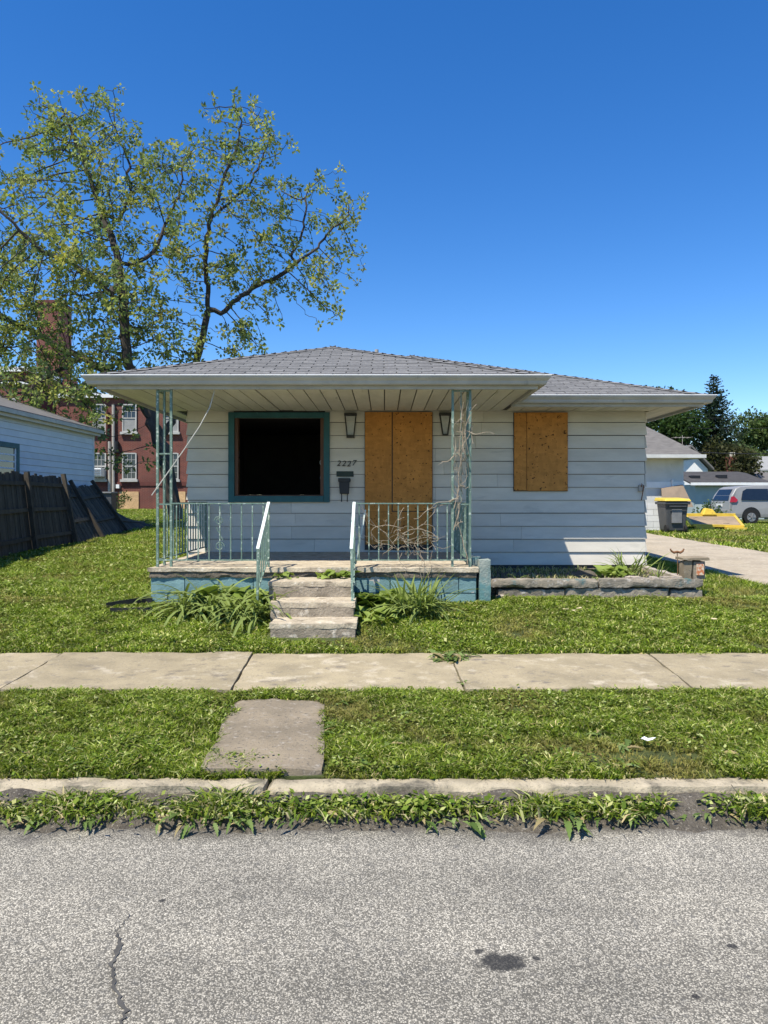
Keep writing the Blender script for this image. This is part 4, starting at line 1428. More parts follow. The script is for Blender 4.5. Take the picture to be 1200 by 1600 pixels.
cbd = build(MB().hexa([(gx(1028), GY - .42, gz(792)), (gx(1075), GY - .42, gz(792)), (gx(1075), GY - .38, gz(792)), (gx(1028), GY - .38, gz(792))],
                      [(gx(1031), GY - .14, gz(763)), (gx(1064), GY - .14, gz(757)), (gx(1064), GY - .11, gz(757)), (gx(1031), GY - .11, gz(763))]),
            'cardboard_sheet', M['cardboard'], org=(gx(1045), GY - .4, 1))
tag(cbd, 'brown cardboard sheet leaning on the garage wall behind the wheeled cart', 'cardboard')

# wheeled cart
ct = thing('wheeled_cart', 'dark grey wheeled refuse cart with yellow lid by the garage', 'refuse cart', (9.0, 22.2, .5))
cs = F / 22.2
cx0, cx1 = (1033 - CX) / cs, (1069 - CX) / cs
zb_, zt_ = ground_z(9, 22.2) + .02, EYE - (783 - HY) / cs
mb = MB()
ins = .07
mb.hexa([(cx0 + ins, 21.95, zb_ + .05), (cx1 - ins, 21.95, zb_ + .05), (cx1 - ins, 22.5, zb_ + .05), (cx0 + ins, 22.5, zb_ + .05)],
        [(cx0, 21.85, zt_), (cx1, 21.85, zt_), (cx1, 22.6, zt_), (cx0, 22.6, zt_)])
build(mb, 'body', M['cart'], ct, bevel=.04)
build(MB().box(cx0 - .03, cx1 + .03, 21.80, 22.64, zt_ - .10, zt_ - .02), 'rim', M['cart'], ct, bevel=.015)
mb = MB()
mb.hexa([(cx0 - .05, 21.76, zt_ + .002), (cx1 + .05, 21.76, zt_ + .002), (cx1 + .05, 22.68, zt_ + .002), (cx0 - .05, 22.68, zt_ + .002)],
        [(cx0 - .01, 21.82, zt_ + .075), (cx1 + .01, 21.82, zt_ + .075), (cx1 + .02, 22.64, zt_ + .11), (cx0 - .02, 22.64, zt_ + .11)])
build(mb, 'lid', M['lid'], ct, bevel=.02)
for X in (cx0 + .04, cx1 - .12):
    wv = MB().tube([(X, 21.98, zb_ + .12), (X + .08, 21.98, zb_ + .12)], .125, 16)
    build(wv, 'wheel', M['rubber'], ct, smooth=False)
build(MB().tube([(cx0 + .1, 21.80, zt_ - .16), (cx1 - .1, 21.80, zt_ - .16)], .02, 6), 'handle', M['cart'], ct)
build(MB().box(cx0 + .2, cx1 - .2, 21.865, 21.91, zb_ + .3, zt_ - .25), 'front_panel', M['grey_plastic'], ct, bevel=.01)

# yellow flat trailer, tilted deck
trl = thing('yellow_trailer', 'low yellow flat trailer with plank deck tilted on the grass', 'trailer', (11.5, 25.5, .5))
A, B, C_, D_ = P(1082, 822, 24.6), P(1161, 824, 24.6), P(1148, 808, 26.8), P(1072, 808, 26.8)
up = (B - A).cross(D_ - A).normalized()
for i in range(7):
    f0, f1 = i / 7 + .01, (i + 1) / 7 - .01
    a, b_, c, d = A.lerp(D_, f0), B.lerp(C_, f0), B.lerp(C_, f1), A.lerp(D_, f1)
    build(MB().hexa([a, b_, c, d], [q + up * .04 for q in (a, b_, c, d)]), 'plank', M['deck'], trl)
for p0, p1, w, h in ((A, B, .12, .09), (D_, C_, .14, .22), (A, D_, .09, .08), (B, C_, .09, .08)):
    build(MB().beam(p0 + up * .03, p1 + up * .03, w, h), 'frame_rail', M['yellow'], trl, bevel=.01)
m_ = A.lerp(B, .28)
build(MB().beam(A.lerp(B, .02) - Vector((0, .12, .06)), A.lerp(B, .38) - Vector((0, .12, .06)), .16, .12), 'ramp', M['yellow'], trl)
build(MB().beam(A.lerp(B, .62) - Vector((0, .12, .06)), A.lerp(B, 1.02) - Vector((0, .12, .06)), .16, .12), 'ramp', M['yellow'], trl)
h_ = D_.lerp(C_, .46)
build(MB().hexa([h_ + Vector(q) for q in ((-.28, -.15, .08), (.28, -.15, .08), (.28, .15, .08), (-.28, .15, .08))], [h_ + Vector(q) for q in ((-.16, -.1, .34), (.12, -.1, .30), (.12, .1, .30), (-.16, .1, .34))]), 'winch_box', M['yellow'], trl, bevel=.03)
for f in (.22, .8):
    q = A.lerp(B, f) + Vector((0, .2, -.18))
    zc = ground_z(q.x, q.y) + .11
    build(MB().tube([(q.x - .1, q.y + .3, zc), (q.x + .1, q.y + .3, zc)], .12, 14), 'wheel', M['rubber'], trl)

# ------------------------------------------------------------------ silver van
VX, VY = 15.45, 32.0
vz = ground_z(17, 33) - .0
van = thing('parked_van', 'silver minivan parked beyond the yellow trailer', 'van', (VX + 2.3, VY + .9, vz))
W2 = .95
prof_low = [(0.05, .40), (-.02, .52), (-.02, .80), (.0, 1.02), (4.0, 1.02), (4.75, .92), (4.95, .72), (4.95, .40), (4.6, .28), (.4, .28)]


def vx(x, y, z):
    return Vector((VX + x, VY + y, vz + z))


def tumble(x, y, z):
    s = max(0, z - .95) * .20 + max(0, .5 - z) * .12
    yy = y
    yy = lerp(s, 1.9 - s, y / 1.9)
    return vx(x, yy, z)


body = MB()
prof = [(.10, .30), (-.03, .45), (-.03, .70), (.0, 1.02), (.10, 1.30), (.32, 1.62), (.50, 1.70), (1.2, 1.755), (2.4, 1.75), (3.0, 1.68), (3.9, 1.12), (4.7, .98), (4.95, .75), (4.95, .40), (4.75, .28)]
n = len(prof)
lay = [0.0, .06, 1.84, 1.9]
vs = []
for j, yy in enumerate(lay):
    for (x, z) in prof:
        if j in (0, 3):
            cxp, czp = 2.4, .95
            x2, z2 = lerp(x, cxp, .012), lerp(z, czp, .03)
        else:
            x2, z2 = x, z
        vs.append(tumble(x2, yy, z2))
fs = [list(reversed(range(n))), [3 * n + i for i in range(n)]]
for j in range(3):
    fs += [[j * n + i, j * n + (i + 1) % n, (j + 1) * n + (i + 1) % n, (j + 1) * n + i] for i in range(n)]
body.add(vs, fs)
bo_ = build(body, 'body', M['silver'], van, bevel=.015)


def side_panel(poly, name, mat, off=.012, par=None):
    mb = MB()
    k = len(poly)
    a = [tumble(x, 0, z) + Vector((0, -off, 0)) for x, z in poly]
    b = [tumble(x, 0, z) + Vector((0, .02, 0)) for x, z in poly]
    mb.add(a + b, [list(range(k)), list(reversed(range(k, 2 * k)))] + [[i, i + k, (i + 1) % k + k, (i + 1) % k] for i in range(k)])
    return build(mb, name, mat, par or van)


side_panel([(.52, 1.10), (1.75, 1.08), (1.75, 1.60), (.80, 1.60), (.62, 1.50)], 'side_window', M['car_glass'])
side_panel([(1.83, 1.08), (2.75, 1.07), (2.62, 1.58), (1.83, 1.60)], 'side_window', M['car_glass'])
side_panel([(2.83, 1.06), (3.75, 1.06), (2.95, 1.56), (2.72, 1.58)], 'side_window', M['car_glass'])
side_panel([(-.0, 1.0), (.28, 1.0), (.36, 1.10), (.20, 1.27), (.08, 1.24)], 'tail_light', M['tail'], .02)
side_panel([(1.8, .66), (4.0, .66), (4.0, .72), (1.8, .72)], 'side_moulding', M['grey_plastic'], .02)
side_panel([(1.79, .45), (1.805, .45), (1.805, 1.62), (1.79, 1.62)], 'door_gap', M['black'], .006)
side_panel([(2.78, .45), (2.795, .45), (2.795, 1.60), (2.78, 1.60)], 'door_gap', M['black'], .006)
mb = MB()
rw = [tumble(.03, .17, 1.08), tumble(.03, 1.73, 1.08), tumble(.27, 1.64, 1.58), tumble(.27, .26, 1.58)]
mb.add([q + Vector((-.035, 0, .0)) for q in rw] + [q + Vector((.03, 0, 0)) for q in rw], [(0, 1, 2, 3), (7, 6, 5, 4), (0, 4, 5, 1), (1, 5, 6, 2), (2, 6, 7, 3), (3, 7, 4, 0)])
build(mb, 'rear_window', M['car_glass'], van)
build(MB().box(VX - .09, VX + .1, VY + .05, VY + 1.85, vz + .42, vz + .66), 'rear_bumper', M['silver'], van, bevel=.03)
build(MB().box(VX - .055, VX - .02, VY + .68, VY + 1.22, vz + .80, vz + .92), 'number_plate', M['white'], van)
for a in (.95, 3.95):
    side_panel([(a + .42 * math.cos(t), max(.22, .34 + .44 * math.sin(t))) for t in [math.pi * i / 14 for i in range(15)]], 'wheel_arch', M['black'], .008)
    for y in (-.01, 1.70):
        w_ = build(MB().tube([vx(a, y, .33), vx(a, y + .21, .33)], .33, 20), 'wheel', M['rubber'], van)
        build(MB().tube([vx(a, y - .012, .33), vx(a, y + .05, .33)], .20, 14), 'rim', M['rim'], w_)
        for s in range(5):
            t = s * 2 * math.pi / 5
            build(MB().beam(vx(a, y - .016, .33), vx(a + .19 * math.cos(t), y - .016, .33 + .19 * math.sin(t)), .02, .05, (0, 1, 0)), 'spoke', M['silver'], w_)

# ------------------------------------------------------------------ buildings behind the van
def at(px, py, d):
    return P(px, py, d)


h2 = thing('low_outbuilding', 'low pale green outbuilding with dark flat-pitched roof behind the van', 'outbuilding', (19, 40, .4))
a, b_ = P(1086, 800, 40), P(1194, 800, 40)
build(MB().box(a.x, b_.x, 40, 45, .2, P(0, 757, 40).z), 'wall', M['pale_green'], h2)
build(MB().box(P(1150, 0, 40).x, P(1160, 0, 40).x, 39.97, 39.999, P(0, 768, 40).z, P(0, 758, 40).z), 'window', M['pane_dark'], h2)
mb = MB()
z0_, z1_ = P(0, 757, 40).z, P(0, 739, 42.8).z
mb.hexa([(a.x - .4, 39.6, z0_), (b_.x + .4, 39.6, z0_), (b_.x + .4, 42.8, z1_), (a.x - .4, 42.8, z1_)],
        [(a.x - .4, 39.6, z0_ + .08), (b_.x + .4, 39.6, z0_ + .08), (b_.x - .1, 42.8, z1_ + .08), (a.x - .4, 42.8, z1_ + .08)])
build(mb, 'roof', M['roof_dark'], h2)
build(MB().box(a.x - .42, b_.x + .42, 39.52, 39.598, z0_ - .05, z0_ + .1), 'gutter', M['white'], h2)
for px, py in ((1117, 748), (1127, 741), (1085, 742)):
    q = P(px, py, 41)
    build(MB().box(q.x - .25, q.x + .25, 40.8, 41.2, q.z - .3, q.z - .04), 'roof_vent', M['black'], h2)
h3 = thing('white_gable_house', 'white house with a sunlit gable behind the white garage', 'house', (22, 52, .4))
mb = MB()
mb.poly_prism([(q.x, q.z) for q in (P(1046, 810, 52), P(1106, 810, 52), P(1106, 733, 52), P(1076, 702, 52), P(1046, 733, 52))], 52, 62)
build(mb, 'wall', M['white'], h3)
mb = MB()
p0, p1, p2 = P(1076, 699, 52), P(1111, 735, 52), P(1041, 735, 52)
for s0, s1 in ((p0, p1), (p2, p0)):
    mb.hexa([(s0.x, 51.5, s0.z), (s1.x, 51.5, s1.z), (s1.x, 62.5, s1.z), (s0.x, 62.5, s0.z)], [(s0.x, 51.5, s0.z + .16), (s1.x, 51.5, s1.z + .16), (s1.x, 62.5, s1.z + .16), (s0.x, 62.5, s0.z + .16)])
build(mb, 'roof', M['roof_far'], h3)
h4 = thing('grey_roof_house', 'far grey-roofed house with a square brick chimney', 'house', (29, 58, .4))
mb = MB()
a, b_ = P(1070, 760, 58), P(1260, 760, 58)
build(MB().box(a.x, b_.x, 58, 66, .2, P(0, 752, 58).z), 'wall', M['cream'], h4)
mb.hexa([(a.x - .4, 57.6, P(0, 752, 58).z), (b_.x + .4, 57.6, P(0, 752, 58).z), (b_.x - 2, 62, P(0, 736, 62).z), (a.x + 2, 62, P(0, 736, 62).z)],
        [(a.x - .4, 57.6, P(0, 751, 58).z), (b_.x + .4, 57.6, P(0, 751, 58).z), (b_.x - 2, 62, P(0, 735, 62).z), (a.x + 2, 62, P(0, 735, 62).z)])
build(mb, 'roof', M['roof_far'], h4)
q0, q1 = P(1158.5, 748, 57), P(1171, 711, 57)
chm = build(MB().box(q0.x, q1.x, 59, 59.7, q0.z - .5, q1.z), 'chimney', M['brick'], h4)
build(MB().box(q0.x + .12, q1.x - .12, 59.1, 59.6, q1.z + .001, q1.z + .35), 'flue_pot', M['cream'], chm)
h5 = thing('pale_roof_house', 'distant house with pale grey roof beyond the brick chimney', 'house', (38, 75, .4))
a, b_ = P(1160, 760, 75), P(1290, 760, 75)
build(MB().box(a.x, b_.x, 75, 82, .2, P(0, 735, 75).z), 'wall', M['white'], h5)
mb = MB().hexa([(a.x - .4, 74.6, P(0, 736, 75).z), (b_.x + .4, 74.6, P(0, 736, 75).z), (b_.x + .4, 78.5, P(0, 711, 75).z), (a.x - .4, 78.5, P(0, 711, 75).z)],
               [(a.x - .4, 74.6, P(0, 734, 75).z), (b_.x + .4, 74.6, P(0, 734, 75).z), (b_.x + .4, 78.5, P(0, 710, 75).z), (a.x - .4, 78.5, P(0, 710, 75).z)])
build(mb, 'roof', M['shade'], h5)

# overhead wires and the poles that carry them
wy_ = 56.0
for (pa, pb, lb) in (((1075, 652), (1330, 637), 'upper thin overhead wire beside the spruce'), ((1075, 668), (1330, 655), 'lower thin overhead wire beside the spruce'),
                     ((1000, 701), (1400, 702), 'thick dark overhead cable in front of the far trees')):
    a, b_ = P(*pa, wy_ if pa[1] < 700 else 50), P(*pb, wy_ if pa[1] < 700 else 50)
    pts = [a.lerp(b_, i / 16) - Vector((0, 0, .35 * 4 * (i / 16) * (1 - i / 16))) for i in range(17)]
    w_ = build(MB().tube(pts, .02 if pa[1] < 700 else .035, 5), 'overhead_wire', M['wire'], org=a)
    tag(w_, lb, 'wire')
up_ = thing('utility_pole', 'brown wooden utility pole carrying the overhead wires past the far houses', 'utility pole', (P(1330, 0, 56).x, 56, .3))
pxx = P(1330, 0, 56).x
build(MB().tube([(pxx, 56, 0), (pxx, 56, 9.5)], [.16, .11], 10), 'shaft', M['pole'], up_, smooth=True)
build(MB().box(pxx - .06, pxx + .06, 55.0, 57.0, 8.4, 8.55), 'cross_arm', M['pole'], up_)

# ------------------------------------------------------------------ vegetation helpers
def fast_mesh(name, verts, faces, cols):
    """verts (n,3), faces (m,k) all the same size, cols (n,3)"""
    me = bpy.data.meshes.new(name)
    nv, (nf, k) = len(verts), faces.shape
    me.vertices.add(nv)
    me.vertices.foreach_set('co', np.ascontiguousarray(verts, dtype=np.float32).ravel())
    me.loops.add(nf * k)
    me.loops.foreach_set('vertex_index', np.ascontiguousarray(faces, dtype=np.int32).ravel())
    me.polygons.add(nf)
    me.polygons.foreach_set('loop_start', np.arange(0, nf * k, k, dtype=np.int32))
    me.update(calc_edges=True)
    at = me.color_attributes.new('col', 'FLOAT_COLOR', 'POINT')
    cc = np.ones((nv, 4), dtype=np.float32)
    cc[:, :3] = cols
    at.data.foreach_set('color', cc.ravel())
    return me


def blades(base, h, w, cols, lean=.5, bend=.6, seg2=True, rs=NP):
    """grass blades: base (n,3), heights, widths -> verts, faces, colours"""
    n = len(base)
    az = rs.uniform(0, 2 * np.pi, n)
    d = np.stack([np.cos(az), np.sin(az), np.zeros(n)], 1)
    s = np.stack([-np.sin(az), np.cos(az), np.zeros(n)], 1)
    tw = rs.uniform(0, 2 * np.pi, n)
    s = s * np.cos(tw)[:, None] + d * np.sin(tw)[:, None]
    ln = rs.uniform(.1, lean, n) * h
    bd = rs.uniform(.2, bend, n) * h
    up = np.array([0, 0, 1.0])
    p0 = base
    p1 = base + up * (h * .62)[:, None] + d * (ln * .5)[:, None]
    p2 = base + up * (h * .62 + (h - bd) * .38)[:, None] + d * (ln + bd * .5)[:, None]
    if seg2:
        v = np.stack([p0 - s * (w * .4)[:, None], p0 + s * (w * .4)[:, None], p1 + s * (w * .5)[:, None], p2, p1 - s * (w * .5)[:, None]], 1)
        idx = np.arange(n)[:, None] * 5
        f = np.concatenate([idx + np.array([[0, 1, 2]]), idx + np.array([[0, 2, 4]]), idx + np.array([[4, 2, 3]])], 0)
        k = 5
    else:
        v = np.stack([p0 - s * (w * .5)[:, None], p0 + s * (w * .5)[:, None], p2], 1)
        idx = np.arange(n)[:, None] * 3
        f = idx + np.array([[0, 1, 2]])
        k = 3
    c = np.repeat(cols[:, None, :], k, 1)
    return v.reshape(-1, 3), f, c.reshape(-1, 3)


def pal(n, cols, wts, jit=.18, rs=NP):
    cols = np.array(cols)
    i = rs.choice(len(cols), n, p=np.array(wts) / sum(wts))
    return cols[i] * rs.uniform(1 - jit, 1 + jit, (n, 1)) * rs.uniform(.94, 1.06, (n, 3))


def in_rect(p, x0, x1, y0, y1):
    return (p[:, 0] > x0) & (p[:, 0] < x1) & (p[:, 1] > y0) & (p[:, 1] < y1)


def wob(p, f, s):
    return np.array([noise.noise(Vector((q[0] * f + s, q[1] * f, s))) for q in p])


def gz_arr(p):
    return np.array([ground_z(q[0], q[1]) for q in p])


GREEN = [(.160, .205, .026), (.115, .165, .020), (.35, .365, .15), (.055, .092, .012), (.46, .40, .21)]  # pale green paints highlights onto random blades, darkest green their deep shade


def lawn(name, x0, x1, y0, y1, dens, h, w, cut, seg2, wts=(4, 4, 2.2, 2.5, .5), broad=0.0, clump=1.2):
    n = int((x1 - x0) * (y1 - y0) * dens)
    p = np.stack([NP.uniform(x0, x1, n), NP.uniform(y0, y1, n)], 1)
    keep = ~cut(p)
    wn1 = wob(p, clump, 3.0)
    wn2 = wob(p, clump * 4.5, 9.0)
    keep &= NP.uniform(0, 1, n) < np.clip(.84 + wn1 * .75 + wn2 * .55, .12, 1)
    p, wn1, wn2 = p[keep], wn1[keep], wn2[keep]
    n = len(p)
    base = np.column_stack([p, np.maximum(gz_arr(p) - .004, np.where((p[:, 1] > 3.7) & (p[:, 1] < 3.8), .118, -1))])
    hh = NP.uniform(.5, 1.3, n) * h * np.clip(1 + .6 * wn2 + .4 * wn1, .45, 1.7)
    cols = pal(n, GREEN, wts, .34) * np.clip(1 + .6 * wn2 + .4 * wn1, .5, 1.6)[:, None]
    dry = np.clip(-wn1 * 2.2 - .25 + wob(p, 9.0, 31.0) * .5, 0, 1)[:, None]
    cols = cols * (1 - dry * .6) + np.array([.26, .21, .085]) * dry * .6
    ww = NP.uniform(.6, 1.4, n) * w
    b = NP.uniform(0, 1, n) < broad
    cols *= np.where(p[:, 1] > 6, 1.22, 1.0)[:, None] * np.array([1.0, 1.0, .85])
    ww[b] *= 3.0
    hh[b] *= .75
    return blades(base, hh, ww, cols, 1.15, .95, seg2)


def join_parts(name, parts, mat, label, cat):
    vs, fs, cs, off = [], [], [], 0
    for v, f, c in parts:
        vs.append(v)
        fs.append(f + off)
        cs.append(c)
        off += len(v)
    me = fast_mesh(name, np.concatenate(vs), np.concatenate(fs), np.concatenate(cs))
    me.materials.append(mat)
    o = bpy.data.objects.new(name, me)
    COL.objects.link(o)
    ORG[o] = Vector((0, 0, 0))
    o['kind'] = 'stuff'
    o['label'] = label
    o['category'] = cat
    return o


def edge_n(p, f, s, a):
    return wob(p, f, s) * a


# verge between kerb and sidewalk
def cut_verge(p):
    e = edge_n(p, 3.0, 5, .09) + edge_n(p, 11.0, 15, .05)
    sl = (p[:, 0] + .1 * (p[:, 1] - 4.4) / 1.3 > -1.0 + e) & (p[:, 0] + .1 * (p[:, 1] - 4.4) / 1.3 < -.40 + e) & (p[:, 1] < 5.08 + e)
    tuft = (p[:, 1] < 4.02 + e) & (p[:, 0] < -.58 + e)       # grass creeping over the slab's kerb end
    sl &= ~tuft
    bare = (((p[:, 0] - 1.55) / .28) ** 2 + ((p[:, 1] - 4.05) / .10) ** 2 + e * 6 < 1) | (((p[:, 0] - 1.32) / .16) ** 2 + ((p[:, 1] - 4.42) / .13) ** 2 + e * 5 < .8)
    return sl | (bare & (NP.uniform(0, 1, len(p)) < .8)) | (p[:, 1] < 3.79 + np.abs(e) * .6 - .035) | (p[:, 1] > 5.33 + e * .5)


def cut_front(p):
    e = edge_n(p, 2.6, 7, .10) + edge_n(p, 9.0, 17, .06)
    c = in_rect(p, -1.16, -.25, 6.95, 8.4) | in_rect(p, PX0 + .02, PX1 + .17, PY0, 20) | in_rect(p, PLX0, PLX1, PLY - .02, 20) | in_rect(p, XL, XR, WY, 30)
    c |= (p[:, 1] < 6.55 + e * .7) | ((p[:, 0] > 5.28 + e) & (p[:, 0] < 8.08 + e))
    bare = (((p[:, 0] + 2.0) / .9) ** 2 + ((p[:, 1] - 8.05) / .3) ** 2 + e * 4 < 1)
    return c | (bare & (NP.uniform(0, 1, len(p)) < .6))


def cut_back(p):
    e = edge_n(p, 1.3, 2, .15)
    return in_rect(p, -2.95, 3.95, 8.3, 20.2) | ((p[:, 0] > 5.28 + e) & (p[:, 0] < 8.08 + e)) | ((p[:, 0] < -9.3) & (p[:, 1] < 23.2))


def leaflets(x0, x1, y0, y1, dens_, size, cut, z0, z1, cols, wts):
    """clover and other small flat leaves lying in the grass, in patches"""
    n_ = int((x1 - x0) * (y1 - y0) * dens_)
    p = np.stack([NP.uniform(x0, x1, n_), NP.uniform(y0, y1, n_)], 1)
    k_ = ~cut(p) & (NP.uniform(0, 1, n_) < np.clip(.25 + 1.5 * wob(p, 2.3, 21.0) + .8 * wob(p, 6.0, 4.0), .03, 1))
    p = p[k_]
    n_ = len(p)
    c = np.column_stack([p, gz_arr(p) + NP.uniform(z0, z1, n_)])
    a_ = NP.uniform(0, 6.283, n_)
    u_ = np.stack([np.cos(a_), np.sin(a_), NP.normal(0, .35, n_)], 1)
    s_ = np.stack([-np.sin(a_), np.cos(a_), NP.normal(0, .35, n_)], 1)
    L_ = size * NP.uniform(.5, 1.5, n_)
    W_ = L_ * NP.uniform(.35, .8, n_)
    v = np.stack([c, c + u_ * (L_ * .5)[:, None] + s_ * (W_ * .5)[:, None], c + u_ * L_[:, None], c + u_ * (L_ * .5)[:, None] - s_ * (W_ * .5)[:, None]], 1)
    i_ = np.arange(n_)[:, None] * 4
    f = np.concatenate([i_ + np.array([[0, 1, 2]]), i_ + np.array([[0, 2, 3]])], 0)
    cc = pal(n_, cols, wts)
    return v.reshape(-1, 3), f, np.repeat(cc[:, None, :], 4, 1).reshape(-1, 3)


CLOVER = [(.135, .185, .028), (.20, .245, .05), (.08, .125, .016), (.38, .40, .16)]  # palest leaf tone is a painted sun highlight
parts = [leaflets(-3.4, 3.4, 3.78, 5.34, 2600, .022, cut_verge, .02, .055, CLOVER, (3, 3, 2, 1.2)), lawn('v', -3.4, 3.4, 3.76, 5.36, 23000, .044, .0064, cut_verge, True, broad=.10, clump=1.6),
         lawn('v2', -6.5, -3.4, 3.76, 5.36, 4000, .055, .011, cut_verge, True, broad=.10), lawn('v3', 3.4, 6.5, 3.76, 5.36, 4000, .055, .011, cut_verge, True, broad=.10)]
join_parts('verge_grass', parts, M['grass'], 'short green grass and clover on the strip between kerb and sidewalk', 'grass')
parts = [leaflets(-5.2, 5.4, 6.5, 8.8, 1500, .028, cut_front, .02, .06, CLOVER, (3, 3, 2, 1.2)), leaflets(-9, -2.7, 8.8, 16, 900, .05, cut_front, .03, .07, CLOVER, (3, 3, 2, 1.2)), lawn('f', -5.2, 5.4, 6.5, 8.8, 11000, .048, .0088, cut_front, True, broad=.06, clump=1.1),
         lawn('g1', -10, -5.2, 6.5, 8.8, 3000, .06, .016, cut_front, True, clump=1.1), lawn('g2', 8.0, 14, 6.5, 11, 1500, .07, .022, cut_front, False), lawn('f2', -9, -2.7, 8.8, 13.0, 3800, .065, .015, cut_front, False, clump=.9), lawn('f3', 3.9, 5.5, 8.8, 13.0, 3800, .065, .015, cut_front, False),
         lawn('f4', -9.3, -2.9, 13, 22, 1500, .07, .026, cut_back, False, clump=.7), lawn('f5', 3.9, 5.4, 13, 24, 900, .07, .026, cut_back, False),
         lawn('f6', -19, 0, 22, 46, 420, .08, .05, cut_back, False, clump=.5), lawn('f7', 8.0, 26, 11, 36, 420, .085, .045, cut_back, False, clump=.5)]
join_parts('lawn_grass', parts, M['grass'], 'sunlit green lawn grass around the house', 'grass')


# ------------------------------------------------------------------ garden plants
def strap_leaf(L, w, arch, seg=7, seed=0):
    rg = random.Random(seed)
    vs, c = [], []
    for i in range(seg + 1):
        f = i / seg
        a = math.radians(78) - arch * f
        if i == 0:
            x, z = 0.0, 0.0
        else:
            x += L / seg * math.cos(a)
            z += L / seg * math.sin(a)
        ww = w * (.55 + 1.2 * f) * (1 - f ** 3) if f < .999 else .0006
        vs += [(x, -ww, z + ww * .4), (x, 0, z), (x, ww, z + ww * .4)]
        c += [(.21, .265, .075)] * 3
    fs = []
    for i in range(seg):
        b = i * 3
        fs += [(b, b + 1, b + 4, b + 3), (b + 1, b + 2, b + 5, b + 4)]
    me = fast_mesh('leaf', np.array(vs), np.array(fs), np.array(c))
    me.materials.append(M['plant'])
    me.polygons.foreach_set('use_smooth', [True] * len(me.polygons))
    return me


def broad_leaf(L, w, col, seg=6, lobed=0.0, seed=0, stalk=.35, droop=.9):
    rg = random.Random(seed)
    vs, c = [], []
    fs = []
    x = z = 0.0
    a = math.radians(62)
    sk = 3
    for i in range(sk):
        f = i / sk
        vs += [(x, -.004, z), (x, 0, z - .002), (x, .004, z)]
        c += [(col[0] * 1.5, col[1] * 1.4, col[2] * 1.5)] * 3
        x += L * stalk / sk * math.cos(a)
        z += L * stalk / sk * math.sin(a)
        a -= .12
    for i in range(seg + 1):
        f = i / seg
        ww = w * math.sin(math.pi * min(1, (f * .88 + .12)) ** .75) * (1 + (lobed * (1 if i % 2 else -1)))
        if i == seg:
            ww = .001
        up = ww * .22 + rg.uniform(-.1, .1) * ww
        vs += [(x - ww * .15, -ww, z + up), (x, 0, z), (x - ww * .15, ww, z + up)]
        c += [col] * 3
        a -= droop / seg
        x += L * (1 - stalk) / seg * math.cos(a)
        z += L * (1 - stalk) / seg * math.sin(a)
    n = sk + seg + 1
    for i in range(n - 1):
        b = i * 3
        fs += [(b, b + 1, b + 4, b + 3), (b + 1, b + 2, b + 5, b + 4)]
    me = fast_mesh('leaf', np.array(vs), np.array(fs), np.array(c))
    me.materials.append(M['plant'])
    me.polygons.foreach_set('use_smooth', [True] * len(me.polygons))
    return me


STRAPS_UP = [strap_leaf(.5, .012, a, seed=40 + i) for i, a in enumerate((.35, .7, 1.1))]
STRAPS = [strap_leaf(.55, .0125, a, seed=i) for i, a in enumerate((1.3, 1.8, 2.2, 2.6))]
BROADS = [broad_leaf(.26, .085, c, seed=i, lobed=l) for i, (c, l) in enumerate((((.14, .205, .035), .05), ((.19, .26, .05), .08), ((.095, .155, .03), .04), ((.26, .33, .08), .06)))]
WEEDS = [broad_leaf(.15, .0165, c, seed=20 + i, lobed=l, stalk=.12, seg=11, droop=1.0) for i, (c, l) in enumerate((((.13, .19, .05), .2), ((.17, .235, .07), .3), ((.10, .16, .04), .1), ((.22, .285, .10), .25), ((.36, .29, .14), .2)))]


def plant(name, label, cat, loc, meshes, n, smin, smax, spread=.05, tilt=(-.15, .55), seed=0, group=None, az=None):
    rg = random.Random(seed)
    t = thing(name, label, cat, loc, group)
    for i in range(n):
        o = bpy.data.objects.new('leaf', rg.choice(meshes))
        COL.objects.link(o)
        o.parent = t
        ORG[o] = ORG[t]
        a = rg.uniform(0, 2 * math.pi) if az is None else rg.gauss(*az)
        r = spread * math.sqrt(rg.random())
        b = rg.uniform(0, 6.28)
        o.location = (r * math.cos(b), r * math.sin(b), -.01)
        o.rotation_euler = (rg.uniform(-.35, .35), rg.uniform(*tilt), a)
        s = rg.uniform(smin, smax)
        o.scale = (s, s * rg.uniform(.8, 1.15), s)
    return t


plant('daylily', 'arching strap-leaved clump in front of the teal blocks below the scroll railing', 'plant', G(-2.02, 7.98), STRAPS, 190, .7, 1.4, .30, (-.2, .7), seed=1)
plant('daylily', 'drooping strap-leaved clump against the side of the worn steps', 'plant', G(-1.42, 7.72), STRAPS, 170, .7, 1.3, .26, (-.2, .8), seed=2)
plant('daylily', 'upright strap-leaved clump below the vine-tangled railing', 'plant', G(.36, 7.82), STRAPS + STRAPS_UP, 170, .7, 1.25, .2, (-.1, .55), seed=3)
plant('broadleaf_weed', 'large dark broad-leaved plant against the teal blocks behind the strap leaves', 'plant', G(-1.82, 8.2), BROADS, 22, 1.2, 1.9, .16, seed=4)
plant('broadleaf_weed', 'bright broad-leaved plant beside the foot of the worn handrail and strap clump', 'plant', G(-1.45, 8.08), BROADS, 24, 1.0, 1.6, .14, seed=5)
plant('broadleaf_weed', 'dense broad-leaved plant hugging the rail post below the vine-tangled railing', 'plant', G(-.10, 8.05), BROADS, 34, .85, 1.5, .2, seed=6)
plant('broadleaf_weed', 'low yellow-green broad-leaved plant by the bottom step', 'plant', G(-.08, 7.62), [BROADS[1], BROADS[3]], 24, .55, 1.0, .16, seed=7)
plant('broadleaf_weed', 'broad-leaved plant between strap clump and teal blocks under the dry vine', 'plant', G(.22, 8.16), BROADS, 18, .9, 1.5, .14, seed=8)
